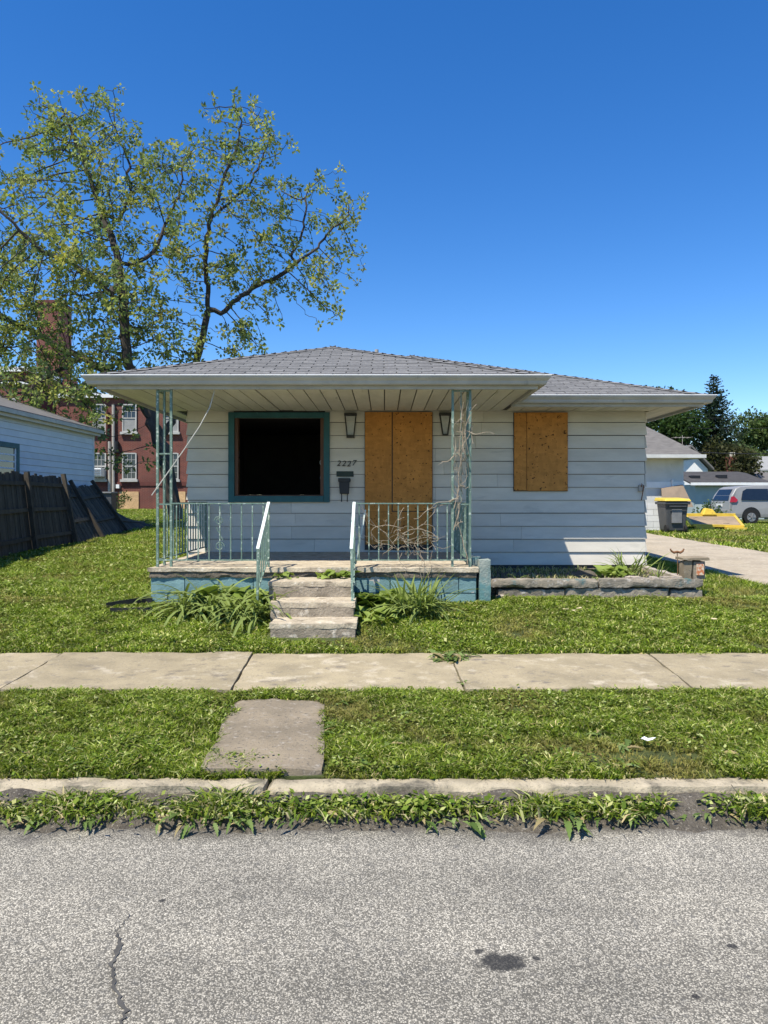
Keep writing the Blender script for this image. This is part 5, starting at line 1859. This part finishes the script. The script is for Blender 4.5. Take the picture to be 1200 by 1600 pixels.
plant('step_weed', 'leafy weed growing on the top step against the porch floor edge', 'plant', (-.63, 8.2, .69), [BROADS[1], BROADS[3]], 20, .35, .7, .15, seed=9)
plant('step_weed', 'second leafy weed on the top step next to the handrail of the vine-tangled railing', 'plant', (-.45, 8.2, .69), [BROADS[1], BROADS[0]], 14, .35, .65, .1, seed=10)
plant('step_weed', 'small weed on the top step by the scroll railing\'s handrail', 'plant', (-1.12, 8.2, .69), [BROADS[1], BROADS[3]], 12, .3, .6, .1, seed=11)
plant('daylily', 'pale young strap-leaved plant in the planter bed against the sunlit siding', 'plant', (3.33, 9.7, .54), STRAPS_UP, 34, .6, 1.15, .14, (-.1, .5), seed=12)
plant('broadleaf_weed', 'pale leafy plant in the sunlit part of the planter bed', 'plant', (3.05, 9.5, .54), [BROADS[3], BROADS[1]], 30, .6, 1.1, .2, (-.4, .3), seed=13)
plant('daylily', 'small strap-leaved plant beside the stone pillar in the planter', 'plant', (3.5, 9.15, .54), STRAPS_UP, 16, .4, .7, .06, (-.1, .8), seed=14)
plant('planter_weed', 'tiny weed at the shaded end of the planter bed by the porch pier', 'plant', (1.65, 9.0, .54), STRAPS, 7, .25, .4, .05, seed=15)
plant('sidewalk_weed', 'leafy weed growing out of the sidewalk joint below the porch', 'plant', (.60, 6.36, .18), WEEDS, 90, .7, 1.35, .16, (-.1, .7), seed=16)
plant('sidewalk_weed', 'small flat weed tuft at the verge end of the sidewalk joint', 'plant', (.62, 5.5, .18), WEEDS, 16, .4, .7, .06, (.3, .9), seed=17)

# weeds in the gutter: rosettes one can tell apart, plus a low mass between them
rw = random.Random(3)
spots = [-3.1, -2.85, -2.6, -2.45, -2.28, -2.1, -1.93, -1.64, -1.47, -1.0, -.86, -.7, -.53, -.37, -.07, .2, .34, .48, .64, .79, 1.15, 1.42, -2.35, -2.2, -2.0, -1.86, -1.72, -1.55, -1.4, -1.22, -1.08, -.93, -.78, -.62, -.45, -.30, -.15, .0, .14, .27, .41, .55, .72, .86, .98, 1.08, 1.22, 1.34, 1.5, 1.62, 1.9, 2.2, 2.45, 2.8, 3.1, 3.4, 3.8, -3.4, -3.7, -4.1]
for i, x in enumerate(spots):
    big = .55 + .85 * rw.random() ** 1.4 + (.35 if x in (.98, 1.08, 1.22, .86) else 0) - (.45 if x > 1.8 else 0)
    plant('gutter_weed', 'ragged dandelion-like weed rooted between the kerb and the asphalt', 'weed', (x + rw.uniform(-.04, .04), 3.59 + rw.uniform(-.12, .05), .05), WEEDS,
          int(12 + 16 * rw.random()), .34 * big, .72 * big, .11, (.0, 1.05), seed=100 + i, group='weeds along the kerb')
for i in range(26):
    x, y = rw.uniform(-2.2, 2.3), rw.uniform(3.9, 4.35) if i % 2 else rw.uniform(3.9, 5.2)
    if -1.1 < x < -.3:
        continue
    plant('verge_weed', 'flat leafy rosette weed growing in the grass verge', 'weed', (x, y, ground_z(x, y) + .015), WEEDS, 12, .5, .95, .04, (.1, .7), seed=300 + i, group='rosette weeds in the grass verge')

n = 22000
p = np.stack([NP.uniform(-5, 4, n), 3.575 + NP.normal(0, .06, n)], 1)
k = (NP.uniform(0, 1, n) < np.clip(.55 + wob(p, 2.2, 1) * 1.3, 0, 1)) & (p[:, 1] < 3.65)
p = p[k]
hn = np.clip(1 + 1.3 * wob(p, 3.1, 14.0), .3, 2)
gb = blades(np.column_stack([p, np.full(len(p), .045)]), NP.uniform(.02, .075, len(p)) * hn, NP.uniform(.004, .015, len(p)), pal(len(p), GREEN, (3, 4, 2, 3, 2)), 1.4, 1.0, True)
gl = leaflets(-3.5, 2.2, 3.42, 3.645, 15000, .032, lambda q: NP.uniform(0, 1, len(q)) > np.exp(-((q[:, 1] - 3.58) / .07) ** 2), .095, .165, CLOVER, (3, 2, 3, 1))
join_parts('gutter_grass', [gb, gl], M['grass'], 'low mixed grass and clover growing in the gutter', 'grass')
n = 2600                                                       # dry stalks at the right end of the gutter and planter grass
p = np.stack([NP.uniform(1.3, 3.7, n), NP.uniform(8.95, 10.6, n)], 1)
p = p[wob(p, 2.0, 4) > -.05]
gb = blades(np.column_stack([p, np.full(len(p), .543)]), NP.uniform(.03, .09, len(p)), NP.uniform(.006, .014, len(p)), pal(len(p), GREEN, (1, 1, 2, 1, 4)), .9, .8, True)
join_parts('planter_grass', [gb], M['grass'], 'dry sparse grass in the planter bed', 'grass')
for i in range(5):
    x = 1.72 + .06 * i
    st = MB().tube(wig((x, 3.6, 0), (x + rw.uniform(-.12, .25), 3.6 - rw.uniform(0, .22), rw.uniform(.03, .22)), 8, .03, rw), .0025, 4)
    tag(build(st, 'dry_stalk', M['vine'], org=(x, 3.6, 0)), 'thin dry brown weed stalk in the gutter', 'dry stalk', 'dry stalks in the gutter')


# ------------------------------------------------------------------ trees
def colonize(limbs, att, step, infl, kill, iters=140, rs=None):
    pos, par = [], []
    for l in limbs:
        prev = l['parent_idx'] if 'parent_idx' in l else -1
        for i, q in enumerate(l['pts']):
            pos.append(np.array(q))
            par.append(prev)
            prev = len(pos) - 1
    A = np.array(att)
    alive = np.ones(len(A), bool)
    Pn = np.array(pos)
    d = np.linalg.norm(A[:, None, :] - Pn[None], axis=2)
    near = d.argmin(1)
    nd_ = d.min(1)
    for it in range(iters):
        act = alive & (nd_ < infl)
        if not act.any():
            break
        ids = np.unique(near[act])
        newp = []
        for j in ids:
            m = act & (near == j)
            v = A[m] - pos[j]
            v = (v / (np.linalg.norm(v, axis=1)[:, None] + 1e-9)).sum(0)
            v += rs.normal(0, .35, 3)
            nrm_ = np.linalg.norm(v)
            if nrm_ < 1e-6:
                continue
            q = pos[j] + v / nrm_ * step
            newp.append((q, j))
        if not newp:
            break
        b0 = len(pos)
        for q, j in newp:
            pos.append(q)
            par.append(j)
        N = np.array([q for q, _ in newp])
        dd = np.linalg.norm(A[:, None, :] - N[None], axis=2)
        am, mn = dd.argmin(1), dd.min(1)
        upd = mn < nd_
        near[upd] = am[upd] + b0
        nd_[upd] = mn[upd]
        alive &= nd_ > kill
    return pos, par


def radii(pos, par, tip, ex=2.35, fixed=None):
    n = len(pos)
    acc = np.zeros(n)
    ch = [0] * n
    for i in range(n):
        if par[i] >= 0:
            ch[par[i]] += 1
    order = sorted(range(n), key=lambda i: -i)
    # parents always have a lower index than their children
    for i in order:
        if ch[i] == 0:
            acc[i] = tip ** ex
        if par[i] >= 0:
            acc[par[i]] += acc[i]
    return acc ** (1 / ex), ch


def branch_mesh(pos, par, rad, sides=6, scale=1.0, rmin=0):
    kids = {}
    for i, p_ in enumerate(par):
        kids.setdefault(p_, []).append(i)
    mb = MB()
    starts = [(r, None) for r in kids.get(-1, [])]
    while starts:
        i, frm = starts.pop()
        chain = [i]
        while True:
            ks = kids.get(chain[-1], [])
            if not ks:
                break
            ks = sorted(ks, key=lambda k_: -rad[k_])
            chain.append(ks[0])
            for o_ in ks[1:]:
                starts.append((o_, chain[-2] if len(chain) > 1 else chain[-1]))
        pts = [Vector(pos[c]) for c in chain]
        rr = [float(rad[c]) * scale for c in chain]
        if frm is not None:
            pts = [Vector(pos[par[i]])] + pts
            rr = [rr[0]] + rr
        if len(pts) > 1:
            big = max(rr)
            mb.tube(pts, rr, 9 if big > .12 else (6 if big > .035 else 4), caps=False)
    return mb


def tufts(centres, nleaf, size, spread, cols, wts, rs, up=.2, asp=.55):
    """clusters of folded leaf quads round given centres"""
    c = np.repeat(np.array(centres), nleaf, 0)
    n = len(c)
    o = rs.normal(0, 1, (n, 3))
    o /= np.linalg.norm(o, axis=1)[:, None]
    p = c + o * (spread * rs.uniform(.2, 1, n) ** .6)[:, None]
    dr = o + rs.normal(0, .5, (n, 3))
    dr[:, 2] -= up
    dr /= np.linalg.norm(dr, axis=1)[:, None]
    sd = np.cross(dr, rs.normal(0, 1, (n, 3)))
    sd /= np.linalg.norm(sd, axis=1)[:, None] + 1e-9
    L = size * rs.uniform(.6, 1.3, n)
    W = L * asp
    v = np.stack([p, p + dr * (L * .45)[:, None] + sd * (W * .5)[:, None], p + dr * L[:, None], p + dr * (L * .45)[:, None] - sd * (W * .5)[:, None]], 1)
    f = np.arange(n)[:, None] * 4 + np.array([[0, 1, 2, 3]])
    base = pal(len(centres), cols, wts, .15, rs)
    cc = np.repeat(base, nleaf, 0) * rs.uniform(.8, 1.2, (n, 1))
    return v.reshape(-1, 3), f, np.repeat(cc[:, None, :], 4, 1).reshape(-1, 3)


def leaf_part(name, parent, tv, mat, kind=None):
    me = fast_mesh(name, tv[0] - np.array(ORG[parent]), tv[1], tv[2])
    me.materials.append(mat)
    o = bpy.data.objects.new(name, me)
    COL.objects.link(o)
    o.parent = parent
    ORG[o] = ORG[parent]
    return o


# the big tree behind the house, traced limbs at their own depths
TD = 24.5
ts = np.random.RandomState(4)
tree = thing('shade_tree', 'tall half-leafed tree with dark forked limbs behind the house', 'tree', P(272, 806, TD))


def limb(pix, dd=None):
    return [tuple(P(q[0], q[1], TD + (q[2] if len(q) > 2 else 0))) for q in pix]


def dens(pts, step):
    out = [np.array(pts[0])]
    for a, b in zip(pts[:-1], pts[1:]):
        a, b = np.array(a), np.array(b)
        n_ = max(1, int(round(np.linalg.norm(b - a) / step)))
        for i in range(1, n_ + 1):
            out.append(a + (b - a) * i / n_ + (ts.normal(0, .03, 3) if i < n_ else 0))
    return out


LIMBS = [
    dict(pts=limb([(276, 812), (268, 770), (258, 722), (244, 672), (226, 632), (206, 600)]), w=.40),           # trunk
    dict(frm=(0, .55), pts=limb([(250, 690, .2), (278, 636, .8), (300, 590, 1.2), (312, 548, 1.3), (322, 500, 1.4), (326, 484, 1.4)])),   # right stem
    dict(frm=(1, 1.0), pts=limb([(322, 430, 1.3), (322, 380, 1.0), (330, 340, .8), (342, 310, .6), (352, 270, .5), (372, 225, .2), (378, 190, 0)])),
    dict(frm=(1, 1.0), pts=limb([(345, 490, 1.6), (372, 468, 1.7), (400, 447, 1.8), (430, 435, 2.0), (462, 412, 2.2), (490, 392, 2.4), (515, 362, 2.6), (545, 335, 2.8)])),
    dict(frm=(0, .97), pts=limb([(200, 570, -.4), (195, 530, -.6), (193, 480, -.6), (188, 430, -.4), (178, 385, 0), (160, 340, .4), (148, 300, .6), (130, 250, .8), (112, 205, .8), (98, 170, .8)])),
    dict(frm=(0, .9), pts=limb([(190, 592, .5), (160, 576, 1), (128, 558, 1.4), (95, 545, 1.6), (60, 522, 1.8), (25, 505, 2), (-20, 480, 2.2), (-70, 440, 2.4)])),
    dict(frm=(4, .35), pts=limb([(175, 460, -1.2), (150, 438, -1.8), (110, 410, -2.4), (70, 395, -3), (30, 360, -3.4), (0, 330, -3.6)])),
    dict(frm=(4, .42), pts=limb([(215, 415, -.2), (245, 385, .2), (262, 345, .5), (280, 300, .8), (286, 260, .9)])),
    dict(frm=(5, .35), pts=limb([(100, 575, 0), (70, 590, -.8), (40, 612, -1.4), (5, 620, -2)])),
    dict(frm=(3, .55), pts=limb([(455, 400, 2.6), (470, 370, 3), (478, 330, 3.3), (480, 300, 3.4)])),
    dict(frm=(4, .62), pts=limb([(185, 345, 1.2), (205, 300, 1.8), (200, 250, 2.2), (180, 200, 2.4), (175, 165, 2.4)])),
    dict(frm=(2, .5), pts=limb([(365, 310, 1.2), (392, 285, 1.6), (410, 250, 1.9), (425, 215, 2.0)])),
    dict(frm=(5, .3), pts=limb([(140, 610, 0.2), (120, 620, -.6), (100, 612, -1.2)])),
]
pos_l, idx_of = [], []
limbs_in = []
cnt = 0
STEP = .22
for li, L in enumerate(LIMBS):
    pts = dens(L['pts'], STEP)
    if 'frm' in L:
        q, f = L['frm']
        s0, ln = idx_of[q]
        pid = s0 + min(ln - 1, int(f * (ln - 1)))
        start = limbs_in_all[pid]
        pts = dens([tuple(start), tuple(pts[0])], STEP)[1:] + pts[1:]
        limbs_in.append(dict(pts=pts, parent_idx=pid))
    else:
        limbs_in_all = []
        limbs_in.append(dict(pts=pts))
    idx_of.append((cnt, len(pts)))
    cnt += len(pts)
    limbs_in_all += list(pts)

BLOBS = [(100, 185, 62, 42, .8), (180, 178, 36, 36, 2), (75, 250, 60, 55, .6), (150, 255, 70, 55, .8), (215, 270, 45, 55, 1.6), (270, 290, 42, 62, .8), (130, 330, 80, 50, .3), (45, 345, 60, 60, -2),
         (210, 355, 65, 50, .2), (265, 375, 40, 45, .4), (70, 420, 80, 50, -2), (150, 420, 70, 45, -1), (225, 440, 55, 50, 0), (30, 470, 60, 55, 0), (115, 490, 65, 50, -.5), (190, 500, 50, 60, -.6),
         (250, 500, 36, 40, .6), (50, 545, 70, 40, 1), (130, 570, 60, 40, -.4), (215, 560, 45, 40, .3), (265, 540, 40, 32, .8), (110, 620, 75, 26, -.5), (25, 600, 50, 30, -1), (-50, 400, 70, 130, 0), (-60, 540, 60, 80, 1),
         (150, 650, 34, 24, -.8), (176, 688, 16, 20, -.8), (95, 600, 60, 26, -1.2),
         (378, 200, 48, 34, .2), (415, 235, 26, 45, 2), (345, 235, 36, 36, .6), (330, 300, 36, 40, .8), (385, 290, 40, 30, 1.4), (345, 345, 30, 26, .9), (470, 305, 40, 26, 3.3), (525, 320, 36, 38, 3),
         (545, 360, 24, 40, 2.8), (470, 365, 44, 36, 3), (415, 365, 34, 32, 2), (400, 410, 44, 28, 2), (365, 400, 30, 30, 1.4), (500, 425, 42, 30, 2.5), (555, 410, 14, 28, 2.8), (505, 470, 18, 26, 2.4), (340, 440, 18, 30, 1.3),
         (300, 420, 20, 36, 1), (355, 535, 44, 26, 1.4), (395, 540, 20, 22, 1.6), (300, 500, 18, 34, 1), (420, 470, 25, 24, 2), (290, 560, 26, 20, 1), (460, 450, 22, 20, 2.2)]
att = []
for (cx_, cy_, rx_, ry_, dz_) in BLOBS:
    n_ = int(rx_ * ry_ / 24 / (4.2 if (cy_ > 460 and cx_ < 260) else 6.0))
    for _ in range(n_):
        a = ts.uniform(0, 2 * math.pi)
        r_ = math.sqrt(ts.uniform(0, 1)) if ts.uniform() < .86 else ts.uniform(1, 1.42)
        dpt = dz_ + ts.normal(0, 1) * (rx_ + ry_) / 2 / 46 * .75
        c_ = np.array(P(cx_ + rx_ * r_ * math.cos(a), cy_ + ry_ * r_ * math.sin(a), TD + dpt))
        for _k in range(ts.randint(3, 9)):
            att.append(tuple(c_ + ts.normal(0, .27, 3)))
pos, par = colonize(limbs_in, att, STEP, 2.6, .24, 90, ts)
rad, ch_ = radii(pos, par, .0095, 2.28)
mb = branch_mesh(pos, par, np.minimum(rad, .33))
build(mb, 'trunk', M['bark'], tree, smooth=True)
tip = [i for i in range(len(pos)) if ch_[i] == 0 and i >= cnt]
thin = [i for i in range(len(pos)) if i >= cnt and ch_[i] > 0 and rad[i] < .03]
cen = [pos[i] + ts.normal(0, .05, 3) for i in tip]
for i in thin:
    if ts.uniform() < .2:
        cen.append(pos[i] + ts.normal(0, .09, 3))
LC = [(.23, .275, .09), (.30, .325, .10), (.17, .215, .085), (.37, .37, .10), (.15, .20, .095)]
print('tree nodes', len(pos), 'tufts', len(cen), 'attractors', len(att))
leaf_part('crown', tree, tufts(cen, 18, .152, .14, LC, (4, 4, 3, 2, 2), ts), M['leaf'])


def far_tree(name, label, base, h, blobs, nt_, size, cols, wts, seed, group=None, trunk_r=.25, mat='leaf', fill=1.0):
    """broadleaf tree: limbs to every clump, leaf tufts gathered in clumps"""
    rs = np.random.RandomState(seed)
    t = thing(name, label, 'tree', base, group)
    base = Vector(base)
    tk = MB()
    fork = base + Vector((0, 0, h * .3))
    tk.tube([base - Vector((0, 0, .2)), base.lerp(fork, .5), fork], [trunk_r * 1.2, trunk_r, trunk_r * .8], 8)
    cen_ = []
    for (ox, oy, oz, r_) in blobs:
        c = base + Vector((ox, oy, oz))
        tk.tube([fork, fork.lerp(c, .5) + Vector((0, 0, .25 * r_)), c + Vector((0, 0, r_ * .3))], [trunk_r * .55, trunk_r * .3, .03], 5)
        n_ = int(nt_ * r_ * r_)
        o = rs.normal(0, 1, (n_, 3))
        o /= np.linalg.norm(o, axis=1)[:, None]
        rad_ = r_ * (rs.uniform(.35, 1, n_) ** .6) * (1 + .28 * np.sin(o[:, 0] * 7 + seed) * np.cos(o[:, 2] * 6 + o[:, 1] * 5))
        o[:, 2] *= .85
        cen_.append(np.array(c)[None] + o * rad_[:, None])
    build(tk, 'trunk', M['bark'], t, smooth=True)
    leaf_part('crown', t, tufts(np.concatenate(cen_), 7, size, size * 1.1, cols, wts, rs), M[mat])
    return t


DK = [(.045, .085, .022), (.06, .105, .028), (.035, .065, .02), (.08, .13, .04)]
MD = [(.075, .115, .035), (.095, .14, .045), (.06, .095, .03), (.11, .15, .06)]


def blob_list(w, h, z0, n_, seed, rmin=.22, rmax=.4):
    rg = random.Random(seed)
    out = []
    for i in range(n_):
        f = (i + .5) / n_
        zz = z0 + (h - z0) * rg.uniform(.12, .92)
        k_ = math.sin(math.pi * min(1, .15 + .8 * (zz - z0) / (h - z0)))
        a = rg.uniform(0, 6.28)
        rr__ = w / 2 * k_ * rg.uniform(.2, .85)
        out.append((rr__ * math.cos(a), rr__ * math.sin(a) * .8, zz, w * rg.uniform(rmin, rmax) * .6))
    return out


def gbase(px, d):
    x = (px - CX) / F * d
    return (x, d, ground_z(x, d))


far_tree('broadleaf_tree', 'dark broadleaf tree rising behind the white garage roof', gbase(1062, 62), 9.3, blob_list(6.5, 9.0, 2.0, 14, 1), 46, .34, DK, (3, 3, 2, 1), 21, 'trees beyond the garages', .3)
far_tree('broadleaf_tree', 'dark broadleaf tree half hidden by the main roof edge', gbase(1030, 66), 11.4, blob_list(6.5, 11.2, 2.5, 14, 2), 46, .36, DK, (3, 3, 2, 1), 22, 'trees beyond the garages', .3)
far_tree('broadleaf_tree', 'brownish green tree below the spruce behind the low outbuilding', gbase(1132, 60), 6.2, blob_list(5.5, 6.0, .8, 14, 3), 46, .30, [(.07, .075, .03), (.085, .09, .038), (.055, .06, .026)], (2, 2, 2), 23, 'trees beyond the garages', .22)
far_tree('broadleaf_tree', 'pale grey-green tree beyond the brick chimney', gbase(1188, 86), 10.5, blob_list(10.5, 11.0, 1.5, 18, 4), 34, .42, MD, (3, 3, 2, 2), 24, 'trees beyond the garages', .3)
far_tree('broadleaf_tree', 'grey-green tree at the far end of the overhead wires', gbase(1245, 92), 12.5, blob_list(10, 13.0, 1.5, 18, 5), 34, .42, MD, (3, 3, 2, 2), 25, 'trees beyond the garages', .3)
far_tree('broadleaf_tree', 'small grey-green tree between the spruce and the brick chimney', gbase(1155, 80), 7.2, blob_list(6, 7.4, 1, 12, 6), 36, .38, MD, (3, 3, 2, 2), 26, 'trees beyond the garages', .25)
far_tree('shrub', 'low green shrub by the white garage corner', gbase(1107, 29), 1.2, [(0, 0, .45, .5), (.45, .1, .4, .42), (-.4, 0, .35, .4), (.1, 0, .8, .35)], 150, .11, MD, (3, 3, 2, 2), 27, None, .04)
far_tree('shrub', 'small green shrub at the foot of the brick building', gbase(184, 44.6), 1.3, [(0, 0, .5, .5), (.4, .1, .8, .4)], 130, .13, MD, (3, 3, 2, 2), 28, None, .04)


def spruce(name, label, base, h, w, seed):
    rs = np.random.RandomState(seed)
    t = thing(name, label, 'tree', base)
    base = np.array(base)
    tk = MB().tube([base - np.array([0, 0, .2]), base + np.array([0, 0, h * .55]), base + np.array([0, 0, h * .985])], [.28, .16, .02], 8)
    V, Fc, Cc = [], [], []
    off = 0
    z = .9
    while z < h - .15:
        f = (z - .9) / (h - .9)
        L0 = w / 2 * (1 - f) ** .82 + .12
        nb_ = 9 if f < .8 else 6
        a0 = rs.uniform(0, 6.28)
        for i in range(nb_):
            a = a0 + 2 * math.pi * i / nb_ + rs.normal(0, .15)
            L = L0 * rs.uniform(.65, 1.18)
            d = np.array([math.cos(a), math.sin(a), 0])
            s = np.array([-d[1], d[0], 0])
            r0 = base + np.array([0, 0, z + rs.uniform(-.12, .12)])
            dro = .28 - .5 * f
            def pt(q):
                return r0 + d * (L * q) + np.array([0, 0, -dro * L * q + .34 * L * q * q * (1 if f < .8 else .4)])
            tk.tube([pt(0), pt(.5), pt(1)], [.035, .022, .006], 4, caps=False)
            n_ = max(6, int(L * 22))
            q = rs.uniform(.1, 1.02, n_)
            P0 = np.array([pt(x) for x in q])
            sg = rs.choice([-1, 1], n_)
            ll = (.16 + .32 * L * (1 - q) * .8) * rs.uniform(.6, 1.2, n_)
            dr = d[None] * rs.uniform(.3, .9, (n_, 1)) + s[None] * (sg * rs.uniform(.3, 1, n_))[:, None] + np.array([0, 0, 1]) * rs.uniform(-.55, .15, (n_, 1))
            dr /= np.linalg.norm(dr, axis=1)[:, None]
            wv_ = np.cross(dr, rs.normal(0, 1, (n_, 3)))
            wv_ /= np.linalg.norm(wv_, axis=1)[:, None]
            v = np.stack([P0, P0 + dr * (ll * .5)[:, None] + wv_ * .06, P0 + dr * ll[:, None], P0 + dr * (ll * .5)[:, None] - wv_ * .06], 1)
            V.append(v.reshape(-1, 3))
            Fc.append(np.arange(n_)[:, None] * 4 + np.array([[0, 1, 2, 3]]) + off)
            c = pal(n_, [(.032, .06, .032), (.045, .078, .042), (.06, .095, .05), (.026, .048, .028)], (3, 3, 1.5, 2), .15, rs)
            Cc.append(np.repeat(c[:, None, :], 4, 1).reshape(-1, 3))
            off += n_ * 4
        z += lerp(.34, .22, f)
    build(tk, 'trunk', M['bark'], t, smooth=True)
    leaf_part('crown', t, (np.concatenate(V), np.concatenate(Fc), np.concatenate(Cc)), M['needle'])


spruce('spruce_tree', 'tall dark spruce standing behind the garages', gbase(1115, 64), 12.3, 7.6, 31)

# ------------------------------------------------------------------ litter and small finds
def scrap(name, label, px, py, zg, size, mat, seed, cat, group=None):
    rg = random.Random(seed)
    d = F * (EYE - zg) / (py - HY)
    c = P(px, py, d)
    c.z = zg
    mb = MB()
    n_ = 7
    top, bot = [], []
    for i in range(n_):
        a = 2 * math.pi * i / n_
        r_ = size * rg.uniform(.5, 1.1)
        q = c + Vector((math.cos(a) * r_, math.sin(a) * r_ * .6, rg.uniform(.004, size * .45)))
        top.append(q)
        bot.append(q - Vector((0, 0, .002)))
    ct_ = c + Vector((0, 0, size * .3))
    vs = top + bot + [ct_, ct_ - Vector((0, 0, .002))]
    fs = [(i, (i + 1) % n_, 2 * n_) for i in range(n_)] + [((i + 1) % n_ + n_, i + n_, 2 * n_ + 1) for i in range(n_)] + [(i, i + n_, (i + 1) % n_ + n_, (i + 1) % n_) for i in range(n_)]
    mb.add(vs, fs)
    o = build(mb, name, mat, org=c)
    tag(o, label, cat, group)


scrap('paper_scrap', 'crumpled white scrap at the edge of the gutter weeds', 304, 1277, .0, .032, M['paper'], 1, 'litter')
scrap('paper_scrap', 'flat white scrap lying in the grass verge', 1012, 1157, .19, .045, M['paper'], 2, 'litter')
scrap('paper_scrap', 'tiny white scrap among the gutter weeds', 75, 1255, .05, .022, M['paper'], 3, 'litter')
scrap('paper_scrap', 'tiny white scrap on the dark gutter asphalt', 199, 1286, .0, .013, M['paper'], 4, 'litter')
for i, (px, py) in enumerate(((919, 941), (897, 955), (884, 953), (905, 951), (878, 940), (690, 1033), (1115, 968))):
    if py > 1000:
        continue
    scrap('dry_leaf', 'pale dry leaf lying on the lawn before the planter', px, py, ground_z(2.2, 8.0) + .05, .045, M['dry_leaf'], 10 + i, 'leaf', 'pale dry leaves on the lawn')
a = [P(166, 938, 8.1), P(190, 930, 8.2), P(228, 922, 8.35), P(238, 926, 8.35)]
sp = MB()
for q, r_ in zip(a[:-1], a[1:]):
    sp.beam(Vector((q.x, q.y, ground_z(q.x, q.y) + .05)), Vector((r_.x, r_.y, ground_z(r_.x, r_.y) + .05)), .012, .07)
q, r_ = P(172, 943, 7.95), P(238, 945, 7.95)
sp.beam(Vector((q.x, q.y, ground_z(q.x, q.y) + .04)), Vector((r_.x, r_.y, ground_z(r_.x, r_.y) + .04)), .012, .05)
tag(build(sp, 'edging_strip', M['black'], org=a[1]), 'bent black edging strip lying on the lawn by the porch corner', 'edging strip')
